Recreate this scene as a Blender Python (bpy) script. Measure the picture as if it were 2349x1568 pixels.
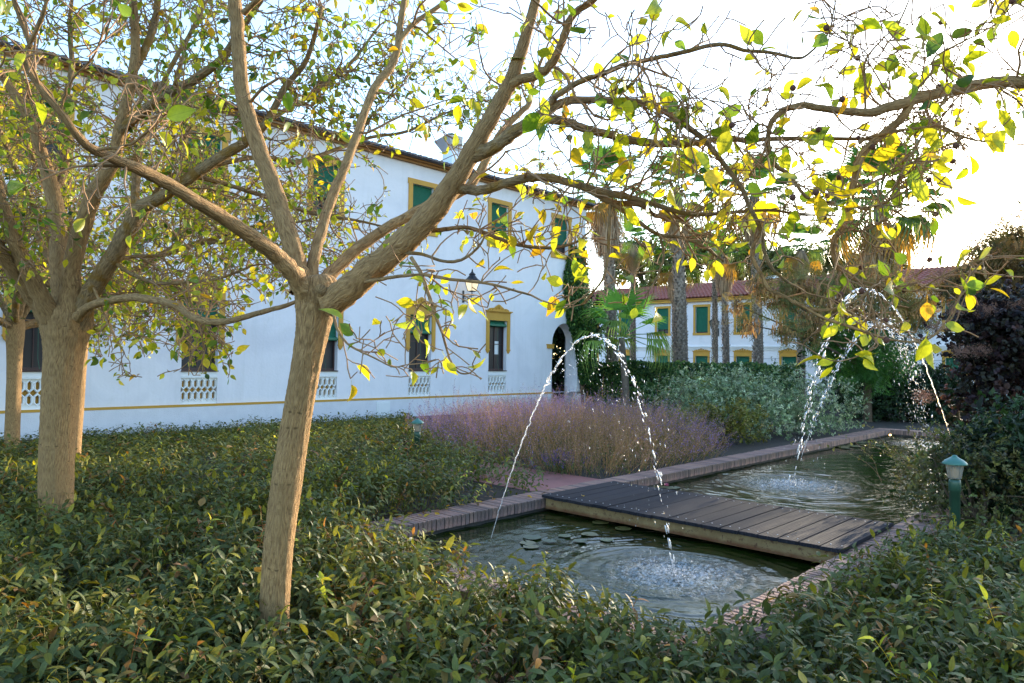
import bpy, math, random
import numpy as np
from math import radians, pi, sin, cos, tan, sqrt
from mathutils import Matrix, Vector

# ------------------------------------------------------------------ camera, world, sun, exposure
SC = bpy.context.scene
for o in list(bpy.data.objects):
    bpy.data.objects.remove(o)
COL = SC.collection
FPX, CX, CY, EYE = 1655.0, 1174.5, 784.0, 1.75      # focal length and centre of a 2349 x 1568 picture, eye height
_y = np.array([1556.5, 66.0, FPX]); _y /= np.linalg.norm(_y)
_x = np.array([-1794.5, 17.0, FPX]); _x -= _y * (_x @ _y); _x /= -np.linalg.norm(_x)
RW = np.stack([_x, _y, np.cross(_x, _y)])            # camera (right, down, forward) to world
EYEP = np.array([0.0, 0.0, EYE])
cam = bpy.data.cameras.new('camera')
cam.sensor_width = 36.0; cam.lens = FPX / 2349.0 * 36.0
cam.clip_start = 0.05; cam.clip_end = 2000
camo = bpy.data.objects.new('camera', cam); COL.objects.link(camo)
_m = np.eye(4); _m[:3, 0] = RW[:, 0]; _m[:3, 1] = -RW[:, 1]; _m[:3, 2] = -RW[:, 2]; _m[:3, 3] = EYEP
camo.matrix_world = Matrix(_m.tolist())
SC.camera = camo

SUN_AZ, SUN_EL = 94.0, 11.0                          # degrees: azimuth counted from +X towards +Y
W = bpy.data.worlds.new('World'); SC.world = W; W.use_nodes = True
nt = W.node_tree; nt.nodes.clear()
sky = nt.nodes.new('ShaderNodeTexSky'); sky.sky_type = 'NISHITA'; sky.sun_disc = False
sky.sun_elevation = radians(SUN_EL); sky.sun_rotation = radians(90 - SUN_AZ)
sky.air_density = 1.0; sky.dust_density = 0.9; sky.ozone_density = 2.2; sky.altitude = 50
bg = nt.nodes.new('ShaderNodeBackground'); bg.inputs['Strength'].default_value = 0.15
wo = nt.nodes.new('ShaderNodeOutputWorld')
nt.links.new(sky.outputs[0], bg.inputs[0]); nt.links.new(bg.outputs[0], wo.inputs[0])
sl = bpy.data.lights.new('sun', 'SUN'); sl.energy = 2.3; sl.angle = radians(0.6); sl.color = (1.0, 0.85, 0.64)
slo = bpy.data.objects.new('sun', sl); COL.objects.link(slo)
_sd = Vector((cos(radians(SUN_AZ)) * cos(radians(SUN_EL)), sin(radians(SUN_AZ)) * cos(radians(SUN_EL)), sin(radians(SUN_EL))))
slo.rotation_euler = _sd.to_track_quat('Z', 'Y').to_euler()
slo.location = (0, 0, 30)
SC.view_settings.view_transform = 'Standard'; SC.view_settings.look = 'None'
SC.view_settings.gamma = 1.0; SC.view_settings.exposure = 2.4; SC.view_settings.use_curve_mapping = False
SC.render.engine = 'CYCLES'
SC.cycles.max_bounces = 8; SC.cycles.transparent_max_bounces = 8

# ------------------------------------------------------------------ helpers
rng = np.random.default_rng(11)
random.seed(5)

def ray(x, y): return RW @ np.array([(x - CX) / FPX, (y - CY) / FPX, 1.0])
def at(x, y, d): return EYEP + ray(x, y) * d
def onz(x, y, z):
    d = ray(x, y); return EYEP + d * (z - EYE) / d[2]
def onx(x, y, X0):
    d = ray(x, y); return EYEP + d * X0 / d[0]
def ony(x, y, Y0):
    d = ray(x, y); return EYEP + d * Y0 / d[1]
def proj(P):
    c = (np.asarray(P) - EYEP) @ RW
    z = np.maximum(c[..., 2], 1e-3)
    return np.stack([CX + FPX * c[..., 0] / z, CY + FPX * c[..., 1] / z, c[..., 2]], -1)

def lin(r, g, b):
    f = lambda c: (c / 255) / 12.92 if c / 255 <= 0.04045 else ((c / 255 + 0.055) / 1.055) ** 2.4
    return (f(r), f(g), f(b))

def empty(name, loc, label=None, cat=None, group=None, rz=0.0):
    o = bpy.data.objects.new(name, None); COL.objects.link(o)
    o.location = loc; o.rotation_euler = (0, 0, rz); o.empty_display_size = 0.2
    tag(o, label, cat, group); return o
def tag(o, label=None, cat=None, group=None, kind=None):
    if label: o['label'] = label
    if cat: o['category'] = cat
    if group: o['group'] = group
    if kind: o['kind'] = kind
    return o
def link(name, me, parent=None, loc=None):
    o = bpy.data.objects.new(name, me); COL.objects.link(o)
    if parent is not None:
        o.parent = parent
        # meshes below are written in world coordinates: cancel the parent's own place
        o.matrix_parent_inverse = wmat(parent).inverted()
    if loc is not None: o.location = loc
    return o
def wmat(o):
    m = Matrix.Translation(o.location) @ o.rotation_euler.to_matrix().to_4x4() @ Matrix.Diagonal((*o.scale, 1))
    if o.parent is not None: m = wmat(o.parent) @ o.matrix_parent_inverse @ m
    return m
def copy_tree(o, parent=None, label=None, group=None):
    c = o.copy(); COL.objects.link(c)
    if parent is not None: c.parent = parent
    if label: c['label'] = label
    if group: c['group'] = group
    for ch in list(o.children): copy_tree(ch, c)
    return c

class MB:
    """collects shapes and turns them into one mesh"""
    def __init__(s): s.v = []; s.f = []; s.n = 0; s.uv = []
    def add(s, V, F, uv=None):
        V = np.asarray(V, float).reshape(-1, 3)
        s.v.append(V); s.f += [tuple(int(i) + s.n for i in q) for q in F]; s.n += len(V)
        s.uv.append(np.zeros((len(V), 2)) if uv is None else np.asarray(uv, float)); return s
    def box(s, x0, x1, y0, y1, z0, z1):
        V = [(x0, y0, z0), (x1, y0, z0), (x1, y1, z0), (x0, y1, z0), (x0, y0, z1), (x1, y0, z1), (x1, y1, z1), (x0, y1, z1)]
        return s.add(V, [(0, 3, 2, 1), (4, 5, 6, 7), (0, 1, 5, 4), (1, 2, 6, 5), (2, 3, 7, 6), (3, 0, 4, 7)])
    def obox(s, c, ax, ay, az):
        """box round centre c with half-axis vectors"""
        c, ax, ay, az = map(np.asarray, (c, ax, ay, az))
        V = [c + i * ax + j * ay + k * az for k in (-1, 1) for j, i in ((-1, -1), (-1, 1), (1, 1), (1, -1))]
        return s.add(V, [(0, 3, 2, 1), (4, 5, 6, 7), (0, 1, 5, 4), (1, 2, 6, 5), (2, 3, 7, 6), (3, 0, 4, 7)])
    def quad(s, *P): return s.add(P, [tuple(range(len(P)))])
    def tube(s, P, R, k=8, cap=True, seam=None, wob=None):
        P = np.asarray(P, float); R = np.broadcast_to(np.asarray(R, float), (len(P),)); n = len(P)
        T = np.gradient(P, axis=0); T /= np.linalg.norm(T, axis=1)[:, None] + 1e-9
        ref = np.array([0.31, 0.22, 0.93]) if abs(T[0] @ np.array([0.31, 0.22, 0.93])) < 0.9 else np.array([0.9, 0.1, 0.2])
        if seam is not None: ref = np.asarray(seam, float)
        A = np.zeros((n, 3)); a = ref - T[0] * (ref @ T[0])
        for i in range(n):
            a = a - T[i] * (a @ T[i]); nn = np.linalg.norm(a)
            a = a / nn if nn > 1e-6 else np.cross(T[i], [1, 0, 0]); A[i] = a
        B = np.cross(T, A)
        th = np.linspace(0, 2 * pi, k, endpoint=False)
        rr = R[:, None] * (np.ones((n, k)) if wob is None else wob)
        V = P[:, None] + rr[..., None] * (np.cos(th)[None, :, None] * A[:, None] + np.sin(th)[None, :, None] * B[:, None])
        F = []
        for i in range(n - 1):
            for j in range(k):
                j2 = (j + 1) % k
                F.append((i * k + j, i * k + j2, (i + 1) * k + j2, (i + 1) * k + j))
        L = np.concatenate([[0], np.cumsum(np.linalg.norm(np.diff(P, axis=0), axis=1))])
        u = np.abs(((th / pi + 1) % 2) - 1)      # mirrored round the stem: no seam
        uv = np.stack([np.broadcast_to(u[None] * pi * R.mean(), (n, k)), np.broadcast_to(L[:, None], (n, k))], -1).reshape(-1, 2)
        V = V.reshape(-1, 3)
        if cap:
            V = np.vstack([V, P[-1]]); uv = np.vstack([uv, [0, L[-1]]])
            F += [((n - 1) * k + j, (n - 1) * k + (j + 1) % k, n * k) for j in range(k)]
        return s.add(V, F, uv)
    def lathe(s, c, prof, k=16, ax=(0, 0, 1)):
        """profile of (radius, height) turned round the vertical"""
        n = len(prof); th = np.linspace(0, 2 * pi, k, endpoint=False)
        V = [(c[0] + r * cos(t), c[1] + r * sin(t), c[2] + z) for r, z in prof for t in th]
        F = [(i * k + j, i * k + (j + 1) % k, (i + 1) * k + (j + 1) % k, (i + 1) * k + j) for i in range(n - 1) for j in range(k)]
        return s.add(V, F)
    def mesh(s, name, mat, smooth=False):
        me = bpy.data.meshes.new(name)
        V = np.vstack(s.v) if s.v else np.zeros((0, 3))
        me.from_pydata(V.tolist(), [], s.f)
        uvl = me.uv_layers.new(name='UVMap')
        li = np.empty(len(me.loops), np.int32); me.loops.foreach_get('vertex_index', li)
        uvl.data.foreach_set('uv', np.vstack(s.uv)[li].astype(np.float32).ravel())
        me.polygons.foreach_set('use_smooth', np.full(len(me.polygons), smooth))
        if mat is not None: me.materials.append(mat)
        me.update(); return me
    def obj(s, name, mat, parent=None, smooth=False):
        return link(name, s.mesh(name, mat, smooth), parent)

def raw_mesh(name, V, F, mat, col=None, uv=None, smooth=True):
    """big triangle mesh from arrays; col is a colour per vertex"""
    me = bpy.data.meshes.new(name)
    V = np.ascontiguousarray(V, np.float32); F = np.ascontiguousarray(F, np.int32)
    me.vertices.add(len(V)); me.vertices.foreach_set('co', V.ravel())
    me.loops.add(F.size); me.loops.foreach_set('vertex_index', F.ravel())
    me.polygons.add(len(F)); me.polygons.foreach_set('loop_start', np.arange(0, F.size, 3, dtype=np.int32))
    me.polygons.foreach_set('loop_total', np.full(len(F), 3, np.int32))
    if col is not None:
        a = me.attributes.new('tint', 'FLOAT_COLOR', 'POINT')
        a.data.foreach_set('color', np.concatenate([col, np.ones((len(col), 1))], 1).astype(np.float32).ravel())
    if uv is not None:
        l = me.uv_layers.new(name='UVMap'); l.data.foreach_set('uv', np.asarray(uv, np.float32)[F.ravel()].ravel())
    me.materials.append(mat)
    me.update(calc_edges=True); me.validate()
    me.polygons.foreach_set('use_smooth', np.full(len(me.polygons), smooth))
    return me

def scatter(temps, which, M, P, col, uvjit=True):
    """copies of triangle templates (V, F, UV, C): M (N,3,3), P (N,3), colour (N,3). Returns arrays"""
    VV, FF, CC, UU = [], [], [], []; off = 0
    for t, (tv, tf, tu, tc) in enumerate(temps):
        I = np.nonzero(which == t)[0]
        if not len(I): continue
        v = np.einsum('nij,kj->nki', M[I], tv) + P[I][:, None]
        k = len(tv)
        FF.append((tf[None] + (np.arange(len(I)) * k)[:, None, None] + off).reshape(-1, 3))
        VV.append(v.reshape(-1, 3))
        c = col[I][:, None] * tc[None] if tc is not None else np.repeat(col[I][:, None], k, 1)
        CC.append(c.reshape(-1, 3)); UU.append(np.tile(tu, (len(I), 1))); off += len(I) * k
    return np.vstack(VV), np.vstack(FF), np.vstack(CC), np.vstack(UU)

def frames(d, n):
    """rotation matrices with local y along d and local z near n"""
    d = d / (np.linalg.norm(d, axis=1)[:, None] + 1e-9)
    s = np.cross(d, n); s /= np.linalg.norm(s, axis=1)[:, None] + 1e-9
    z = np.cross(s, d)
    return np.stack([s, d, z], -1)

def unit(N, r=rng):
    v = r.normal(size=(N, 3)); return v / np.linalg.norm(v, axis=1)[:, None]

def noise2(x, y, seed=0, f=1.0):
    """cheap smooth noise from sums of sines, about -1..1"""
    r = np.random.default_rng(seed); o = 0
    for i in range(5):
        a = r.uniform(0, 2 * pi); k = f * r.uniform(0.6, 2.2)
        o = o + np.sin(k * (x * cos(a) + y * sin(a)) + r.uniform(0, 6.28))
    return o / 3.0

def leaf_template(rows, fold=0.18, curl=0.15, wmax=1.0, twist=0.0, petiole=0.0):
    """leaf of unit length along +y; rows of (t, half width)"""
    V, U = [], []; idx = []
    for t, w in rows:
        z = -curl * t * t
        w *= wmax
        if w == 0: idx.append((len(V),)); V.append((0, t, z)); U.append((0.5, t))
        else:
            idx.append((len(V), len(V) + 1, len(V) + 2))
            V += [(-w, t, z + fold * w + twist * t * w), (0, t, z), (w, t, z + fold * w - twist * t * w)]
            U += [(0.5 - w, t), (0.5, t), (0.5 + w, t)]
    F = []
    for a, b in zip(idx, idx[1:]):
        if len(a) == 1 and len(b) == 3: F += [(a[0], b[1], b[0]), (a[0], b[2], b[1])]
        elif len(a) == 3 and len(b) == 1: F += [(a[0], a[1], b[0]), (a[1], a[2], b[0])]
        else:
            for i in (0, 1): F += [(a[i], a[i + 1], b[i + 1]), (a[i], b[i + 1], b[i])]
    if petiole:
        n = len(V); V += [(-.013, 0, 0), (.013, 0, 0), (.010, -petiole, petiole * .25), (-.010, -petiole, petiole * .25)]; U += [(.5, 0)] * 4; F += [(n, n + 1, n + 2), (n, n + 2, n + 3)]
    return np.array(V, float), np.array(F), np.array(U, float), None

# ------------------------------------------------------------------ materials
def nodes(name):
    m = bpy.data.materials.new(name); m.use_nodes = True
    t = m.node_tree; t.nodes.clear()
    out = t.nodes.new('ShaderNodeOutputMaterial')
    def N(ty, ins=None, **kw):
        n = t.nodes.new('ShaderNode' + ty)
        for k, v in kw.items(): setattr(n, k, v)
        for k, v in (ins or {}).items():
            if isinstance(v, bpy.types.NodeSocket): t.links.new(v, n.inputs[k])
            else:
                if isinstance(v, tuple) and len(v) == 3 and n.inputs[k].type == 'RGBA': v = (*v, 1)
                n.inputs[k].default_value = v
        return n
    return m, t, out, N
def ramp(N, fac, stops, interp='LINEAR'):
    n = N('ValToRGB', {'Fac': fac}); cr = n.color_ramp; cr.interpolation = interp
    while len(cr.elements) < len(stops): cr.elements.new(0.5)
    for e, (p, c) in zip(cr.elements, stops): e.position = p; e.color = (*c, 1)
    return n.outputs[0]
def mixc(N, fac, a, b, mode='MIX'):
    n = N('Mix', data_type='RGBA', blend_type=mode)
    for k, v in ((0, fac), (6, a), (7, b)):
        if isinstance(v, bpy.types.NodeSocket): n.id_data.links.new(v, n.inputs[k])
        else: n.inputs[k].default_value = (*v, 1) if isinstance(v, tuple) and len(v) == 3 else v
    return n.outputs[2]

def plain(name, col, rough=0.6, bump=0.0, bscale=40.0, var=0.12, vscale=3.0, metal=0.0, spec=0.5, dirt=None, stretch=(1, 1, 1)):
    """painted or raw surface: colour that varies a little, fine relief, optional blotches of dirt"""
    m, t, out, N = nodes(name)
    tc = N('TexCoord').outputs['Object']
    mp = N('Mapping', {'Vector': tc, 'Scale': stretch}).outputs[0]
    n1 = N('TexNoise', {'Vector': mp, 'Scale': vscale, 'Detail': 6.0, 'Roughness': 0.6}).outputs[0]
    c = ramp(N, n1, [(0.3, tuple(x * (1 - var) for x in col)), (0.7, tuple(min(1, x * (1 + var)) for x in col))])
    if dirt:
        n3 = N('TexNoise', {'Vector': mp, 'Scale': dirt[1], 'Detail': 8.0, 'Roughness': 0.7}).outputs[0]
        c = mixc(N, ramp(N, n3, [(dirt[2], (0, 0, 0)), (dirt[2] + 0.12, (1, 1, 1))]), c, dirt[0])
    b = N('BsdfPrincipled', {'Base Color': c, 'Roughness': rough, 'Metallic': metal, 'Specular IOR Level': spec})
    if bump:
        n2 = N('TexNoise', {'Vector': mp, 'Scale': bscale, 'Detail': 4.0}).outputs[0]
        t.links.new(N('Bump', {'Height': n2, 'Strength': bump, 'Distance': 0.01}).outputs[0], b.inputs['Normal'])
    t.links.new(b.outputs[0], out.inputs[0]); return m

def leafmat(name, src='tint', trans=0.5, tsat=(1.15, 1.1, 0.5), rough=0.45, gloss=0.35, vein=False):
    """leaf: pigment from the object's colour or the tint attribute, some light shines through"""
    m, t, out, N = nodes(name)
    if src == 'object': c = N('ObjectInfo').outputs['Color']
    else: c = N('Attribute', attribute_name='tint').outputs['Color']
    tc = N('TexCoord')
    n = N('TexNoise', {'Vector': tc.outputs['Object'], 'Scale': 45.0 if src == 'tint' else 5.0, 'Detail': 3.0}).outputs[0]
    c = mixc(N, 1.0, c, ramp(N, n, [(0.3, (0.82, 0.80, 0.8)), (0.7, (1.12, 1.1, 1.0))]), 'MULTIPLY')
    if vein:
        sep = N('SeparateXYZ', {'Vector': tc.outputs['UV']})
        dx = N('Math', {0: sep.outputs[0], 1: 0.5}, operation='SUBTRACT').outputs[0]
        ab = N('Math', {0: dx}, operation='ABSOLUTE').outputs[0]
        mid = N('Math', {0: ab, 1: 0.014}, operation='LESS_THAN').outputs[0]
        sv = N('Math', {0: ab, 1: 0.9}, operation='MULTIPLY').outputs[0]
        sv = N('Math', {0: sep.outputs[1], 1: sv}, operation='SUBTRACT').outputs[0]
        sv = N('Math', {0: sv, 1: 7.0}, operation='MULTIPLY').outputs[0]
        sv = N('Math', {0: sv}, operation='FRACT').outputs[0]
        sv = N('Math', {0: sv, 1: 0.10}, operation='LESS_THAN').outputs[0]
        sv = N('Math', {0: sv, 1: 0.45}, operation='MULTIPLY').outputs[0]
        v = N('Math', {0: mid, 1: sv}, operation='MAXIMUM').outputs[0]
        c = mixc(N, N('Math', {0: v, 1: 0.5}, operation='MULTIPLY').outputs[0], c, mixc(N, 1.0, c, (0.55, 0.6, 0.5), 'MULTIPLY'))
    ct = mixc(N, 1.0, c, tsat, 'MULTIPLY')
    d = N('BsdfPrincipled', {'Base Color': c, 'Roughness': rough, 'Specular IOR Level': gloss})
    tr = N('BsdfTranslucent', {'Color': ct})
    mx = N('MixShader', {'Fac': trans, 1: d.outputs[0], 2: tr.outputs[0]})
    t.links.new(mx.outputs[0], out.inputs[0]); return m

def barkmat(name, c0, c1, lichen=None, ridges=58.0, bump=0.9):
    m, t, out, N = nodes(name)
    uv = N('TexCoord').outputs['UV']; ob = N('TexCoord').outputs['Object']
    warp = N('TexNoise', {'Vector': ob, 'Scale': 3.5, 'Detail': 3.0}).outputs['Color']
    uw = N('VectorMath', {0: uv, 1: N('VectorMath', {0: warp, 'Scale': 0.10}, operation='SCALE').outputs[0]}, operation='ADD').outputs[0]
    mp = N('Mapping', {'Vector': uw, 'Scale': (ridges, 8.0, 1)}).outputs[0]
    n1 = N('TexNoise', {'Vector': mp, 'Scale': 2.2, 'Detail': 7.0, 'Roughness': 0.62}).outputs[0]
    n2 = N('TexNoise', {'Vector': ob, 'Scale': 5.0, 'Detail': 5.0}).outputs[0]
    n3 = N('TexNoise', {'Vector': ob, 'Scale': 90.0, 'Detail': 3.0}).outputs[0]
    c = ramp(N, n1, [(0.34, c0), (0.62, c1)])
    c = mixc(N, ramp(N, n2, [(0.38, (0, 0, 0)), (0.68, (0.55, 0.55, 0.55))]), c, tuple(x * 0.62 for x in c1))
    vo = N('TexVoronoi', {'Vector': N('Mapping', {'Vector': uw, 'Scale': (9.0, 22.0, 1)}).outputs[0], 'Scale': 1.0}).outputs[0]
    c = mixc(N, ramp(N, vo, [(0.06, (0.75, 0.75, 0.75)), (0.16, (0, 0, 0))]), c, tuple(x * 0.45 for x in c0))
    if lichen: c = mixc(N, ramp(N, N('TexNoise', {'Vector': ob, 'Scale': 9.0, 'Detail': 6.0}).outputs[0], [(0.50, (0, 0, 0)), (0.62, (0.75, 0.75, 0.75))]), c, lichen)
    h = N('Math', {0: n1, 1: N('Math', {0: n3, 1: 0.25}, operation='MULTIPLY').outputs[0]}, operation='ADD').outputs[0]
    b = N('BsdfPrincipled', {'Base Color': c, 'Roughness': 0.85, 'Specular IOR Level': 0.2,
                             'Normal': N('Bump', {'Height': h, 'Strength': bump, 'Distance': 0.03}).outputs[0]})
    t.links.new(b.outputs[0], out.inputs[0]); return m

M = {}
def wallmat():
    m, t, out, N = nodes('white_limewash')
    tc = N('TexCoord').outputs['Object']
    st = N('TexNoise', {'Vector': N('Mapping', {'Vector': tc, 'Scale': (1, 3.2, 0.22)}).outputs[0], 'Scale': 1.6, 'Detail': 7.0, 'Roughness': 0.65}).outputs[0]
    pa = N('TexNoise', {'Vector': tc, 'Scale': 0.55, 'Detail': 6.0, 'Roughness': 0.6, 'Distortion': 0.8}).outputs[0]
    fi = N('TexNoise', {'Vector': tc, 'Scale': 3.5, 'Detail': 8.0, 'Roughness': 0.7}).outputs[0]
    c = ramp(N, pa, [(0.35, (0.74, 0.715, 0.745)), (0.52, (0.82, 0.79, 0.815)), (0.68, (0.77, 0.74, 0.76))])
    c = mixc(N, ramp(N, st, [(0.50, (0, 0, 0)), (0.72, (0.28, 0.28, 0.28))]), c, (0.62, 0.61, 0.59))
    c = mixc(N, ramp(N, fi, [(0.58, (0, 0, 0)), (0.75, (0.35, 0.35, 0.35))]), c, (0.64, 0.63, 0.61))
    n2 = N('TexNoise', {'Vector': tc, 'Scale': 16.0, 'Detail': 5.0}).outputs[0]
    n3 = N('TexNoise', {'Vector': tc, 'Scale': 1.8, 'Detail': 3.0}).outputs[0]
    h = N('Math', {0: n2, 1: N('Math', {0: n3, 1: 3.0}, operation='MULTIPLY').outputs[0]}, operation='ADD').outputs[0]
    b = N('BsdfPrincipled', {'Base Color': c, 'Roughness': 0.85, 'Specular IOR Level': 0.2, 'Normal': N('Bump', {'Height': h, 'Strength': 0.35, 'Distance': 0.012}).outputs[0]})
    t.links.new(b.outputs[0], out.inputs[0]); return m
M['wall'] = wallmat()
M['plinth'] = plain('white_roughcast', (0.74, 0.715, 0.74), 0.9, 0.9, 42, 0.05, 4.0)
M['ochre'] = plain('ochre_paint', lin(196, 146, 52), 0.65, 0.15, 60, 0.07, 3.0)
M['ochre_dark'] = plain('ochre_brown_paint', lin(150, 104, 50), 0.7, 0.15, 60, 0.1, 2.0)
M['white'] = plain('white_plaster', (0.80, 0.80, 0.79), 0.7, 0.1, 60, 0.03, 2.0)
M['blind'] = plain('green_slats', lin(28, 104, 78), 0.45, 0.0, 1, 0.1, 6.0)
M['frame'] = plain('brown_window_frame', lin(70, 48, 46), 0.5, 0.0, 1, 0.1, 3.0)
M['iron'] = plain('black_iron', lin(34, 36, 40), 0.45, 0.1, 80, 0.15, 20.0, spec=0.5)
M['tile'] = plain('red_clay_tile', lin(150, 84, 70), 0.85, 0.3, 50, 0.28, 2.5, dirt=(lin(96, 66, 60), 7.0, 0.56))
M['greytile'] = plain('weathered_tile', lin(104, 96, 96), 0.9, 0.3, 50, 0.25, 3.0)
M['zinc'] = plain('zinc_duct', lin(190, 196, 205), 0.4, 0.0, 1, 0.08, 4.0, metal=0.6)
M['soil'] = plain('dark_soil', (0.030, 0.022, 0.015), 0.95, 0.8, 30, 0.4, 9.0)
M['path'] = plain('red_paving', lin(150, 96, 88), 0.8, 0.3, 50, 0.15, 3.0)
def brickmat():
    m, t, out, N = nodes('old_brick')
    tc = N('TexCoord').outputs['Object']; rnd = N('ObjectInfo').outputs['Random']; geo = N('NewGeometry').outputs['Random Per Island']
    f = N('Math', {0: N('Math', {0: rnd, 1: geo}, operation='ADD').outputs[0]}, operation='FRACT').outputs[0]
    c = ramp(N, f, [(0.0, lin(112, 90, 84)), (0.35, lin(150, 116, 106)), (0.7, lin(166, 128, 110)), (1.0, lin(128, 106, 100))])
    n = N('TexNoise', {'Vector': tc, 'Scale': 9.0, 'Detail': 8.0, 'Roughness': 0.7}).outputs[0]
    c = mixc(N, ramp(N, n, [(0.48, (0, 0, 0)), (0.66, (0.8, 0.8, 0.8))]), c, lin(86, 78, 72))
    n2 = N('TexNoise', {'Vector': tc, 'Scale': 70.0, 'Detail': 5.0}).outputs[0]
    b = N('BsdfPrincipled', {'Base Color': c, 'Roughness': 0.9, 'Normal': N('Bump', {'Height': n2, 'Strength': 0.7, 'Distance': 0.006}).outputs[0]})
    t.links.new(b.outputs[0], out.inputs[0]); return m
M['brick'] = brickmat()
M['mortar'] = plain('grey_mortar', (0.07, 0.06, 0.055), 0.95, 0.6, 60, 0.25, 9.0)
M['green_metal'] = plain('green_enamel', lin(50, 84, 70), 0.42, 0.08, 60, 0.12, 6.0, spec=0.5)
M['hat'] = plain('turquoise_enamel', lin(66, 116, 106), 0.38, 0.08, 60, 0.1, 6.0, spec=0.5)
M['screw'] = plain('zinc_screw', (0.5, 0.5, 0.5), 0.35, metal=0.8)
M['thatch'] = plain('dry_palm_thatch', lin(176, 148, 118), 0.9, 0.3, 60, 0.35, 5.0, stretch=(1, 1, 0.25))
M['palmcore'] = plain('palm_trunk_core', lin(112, 98, 86), 0.95, 0.5, 60, 0.3, 9.0)
M['palmbark'] = plain('palm_leaf_bases', lin(158, 142, 128), 0.9, 0.5, 60, 0.35, 9.0)
M['bark'] = barkmat('tan_bark', lin(124, 94, 62), lin(192, 154, 106))
M['bark_lichen'] = barkmat('bark_with_yellow_lichen', lin(98, 76, 52), lin(176, 146, 106), lin(142, 104, 36))
M['twig'] = plain('twig_bark', lin(146, 112, 78), 0.85, 0.3, 60, 0.3, 12.0)
M['bark_dark'] = barkmat('grey_brown_bark', lin(66, 54, 44), lin(120, 102, 82))
M['leaf'] = leafmat('tree_leaf', 'object', 0.5, (1.22, 1.12, 0.42), 0.42, 0.4, vein=True)
M['leaf_mass'] = leafmat('tree_leaf_mass', 'tint', 0.5, (1.18, 1.10, 0.5), 0.42, 0.4, vein=True)
M['cover'] = leafmat('ground_cover_leaf', 'tint', 0.30, (1.2, 1.15, 0.55), 0.55, 0.28, vein=True)
M['shrub'] = leafmat('shrub_leaf', 'tint', 0.30, (1.1, 1.1, 0.6), 0.5, 0.35)
M['frond'] = leafmat('palm_blade', 'object', 0.40, (1.2, 1.15, 0.5), 0.4, 0.4)
M['dry'] = leafmat('dry_stem', 'tint', 0.25, (1.1, 1.0, 0.8), 0.8, 0.1)

def glassmat(name, col, rough, spec=0.5):
    m, t, out, N = nodes(name)
    tc = N('TexCoord').outputs['Object']
    w = N('TexNoise', {'Vector': tc, 'Scale': 260.0, 'Detail': 1.0}).outputs[0]
    b = N('BsdfPrincipled', {'Base Color': col, 'Roughness': rough, 'Specular IOR Level': spec,
          'Normal': N('Bump', {'Height': w, 'Strength': 0.15, 'Distance': 0.002}).outputs[0]})
    t.links.new(b.outputs[0], out.inputs[0]); return m
M['screen'] = glassmat('dark_insect_screen', (0.030, 0.027, 0.030), 0.35, 0.35)

def woodmat():
    m, t, out, N = nodes('weathered_dark_decking')
    tc = N('TexCoord').outputs['Object']; rnd = N('ObjectInfo').outputs['Random']
    mp = N('Mapping', {'Vector': tc, 'Scale': (40, 1.6, 10)}).outputs[0]
    sh = N('CombineXYZ', {'X': N('Math', {0: rnd, 1: 60.0}, operation='MULTIPLY').outputs[0], 'Y': N('Math', {0: rnd, 1: 37.0}, operation='MULTIPLY').outputs[0]}).outputs[0]
    mp = N('VectorMath', {0: mp, 1: sh}, operation='ADD').outputs[0]
    n = N('TexNoise', {'Vector': mp, 'Scale': 1.0, 'Detail': 6.0, 'Roughness': 0.65}).outputs[0]
    c = ramp(N, n, [(0.3, lin(27, 26, 29)), (0.7, lin(60, 57, 62))])
    c = mixc(N, 1.0, c, ramp(N, rnd, [(0.0, (0.78, 0.78, 0.8)), (1.0, (1.2, 1.17, 1.15))]), 'MULTIPLY')
    sep = N('SeparateXYZ', {'Vector': tc})
    g = N('Math', {0: sep.outputs[0], 1: 2 * pi / 0.026}, operation='MULTIPLY').outputs[0]
    g = N('Math', {0: g}, operation='SINE').outputs[0]
    h = N('Math', {0: g, 1: N('Math', {0: n, 1: 1.2}, operation='MULTIPLY').outputs[0]}, operation='ADD').outputs[0]
    b = N('BsdfPrincipled', {'Base Color': c, 'Roughness': N('Math', {0: n, 1: 0.4}, operation='ADD').outputs[0], 'Specular IOR Level': 0.22,
          'Normal': N('Bump', {'Height': h, 'Strength': 0.45, 'Distance': 0.004}).outputs[0]})
    t.links.new(b.outputs[0], out.inputs[0]); return m
M['plank'] = woodmat()
def rustmat():
    m, t, out, N = nodes('cream_steel_with_rust')
    tc = N('TexCoord').outputs['Object']
    n = N('TexNoise', {'Vector': tc, 'Scale': 7.0, 'Detail': 10.0, 'Roughness': 0.72}).outputs[0]
    f = N('TexNoise', {'Vector': tc, 'Scale': 16.0, 'Detail': 9.0, 'Roughness': 0.75}).outputs[0]
    c = ramp(N, n, [(0.36, lin(158, 132, 88)), (0.60, lin(134, 106, 66))])
    c = mixc(N, ramp(N, f, [(0.54, (0, 0, 0)), (0.62, (1, 1, 1))]), c, lin(96, 62, 38))
    z = N('SeparateXYZ', {'Vector': tc}).outputs[2]
    low = N('MapRange', {'Value': z, 'From Min': 0.0, 'From Max': 0.03, 'To Min': 1.0, 'To Max': 0.0}).outputs[0]
    c = mixc(N, N('Math', {0: low, 1: N('Math', {0: n, 1: 1.6}, operation='MULTIPLY').outputs[0]}, operation='MULTIPLY', use_clamp=True).outputs[0], c, lin(112, 66, 34))
    b = N('BsdfPrincipled', {'Base Color': c, 'Roughness': 0.7, 'Normal': N('Bump', {'Height': f, 'Strength': 0.4, 'Distance': 0.004}).outputs[0]})
    t.links.new(b.outputs[0], out.inputs[0]); return m
M['rust'] = rustmat()
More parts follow.
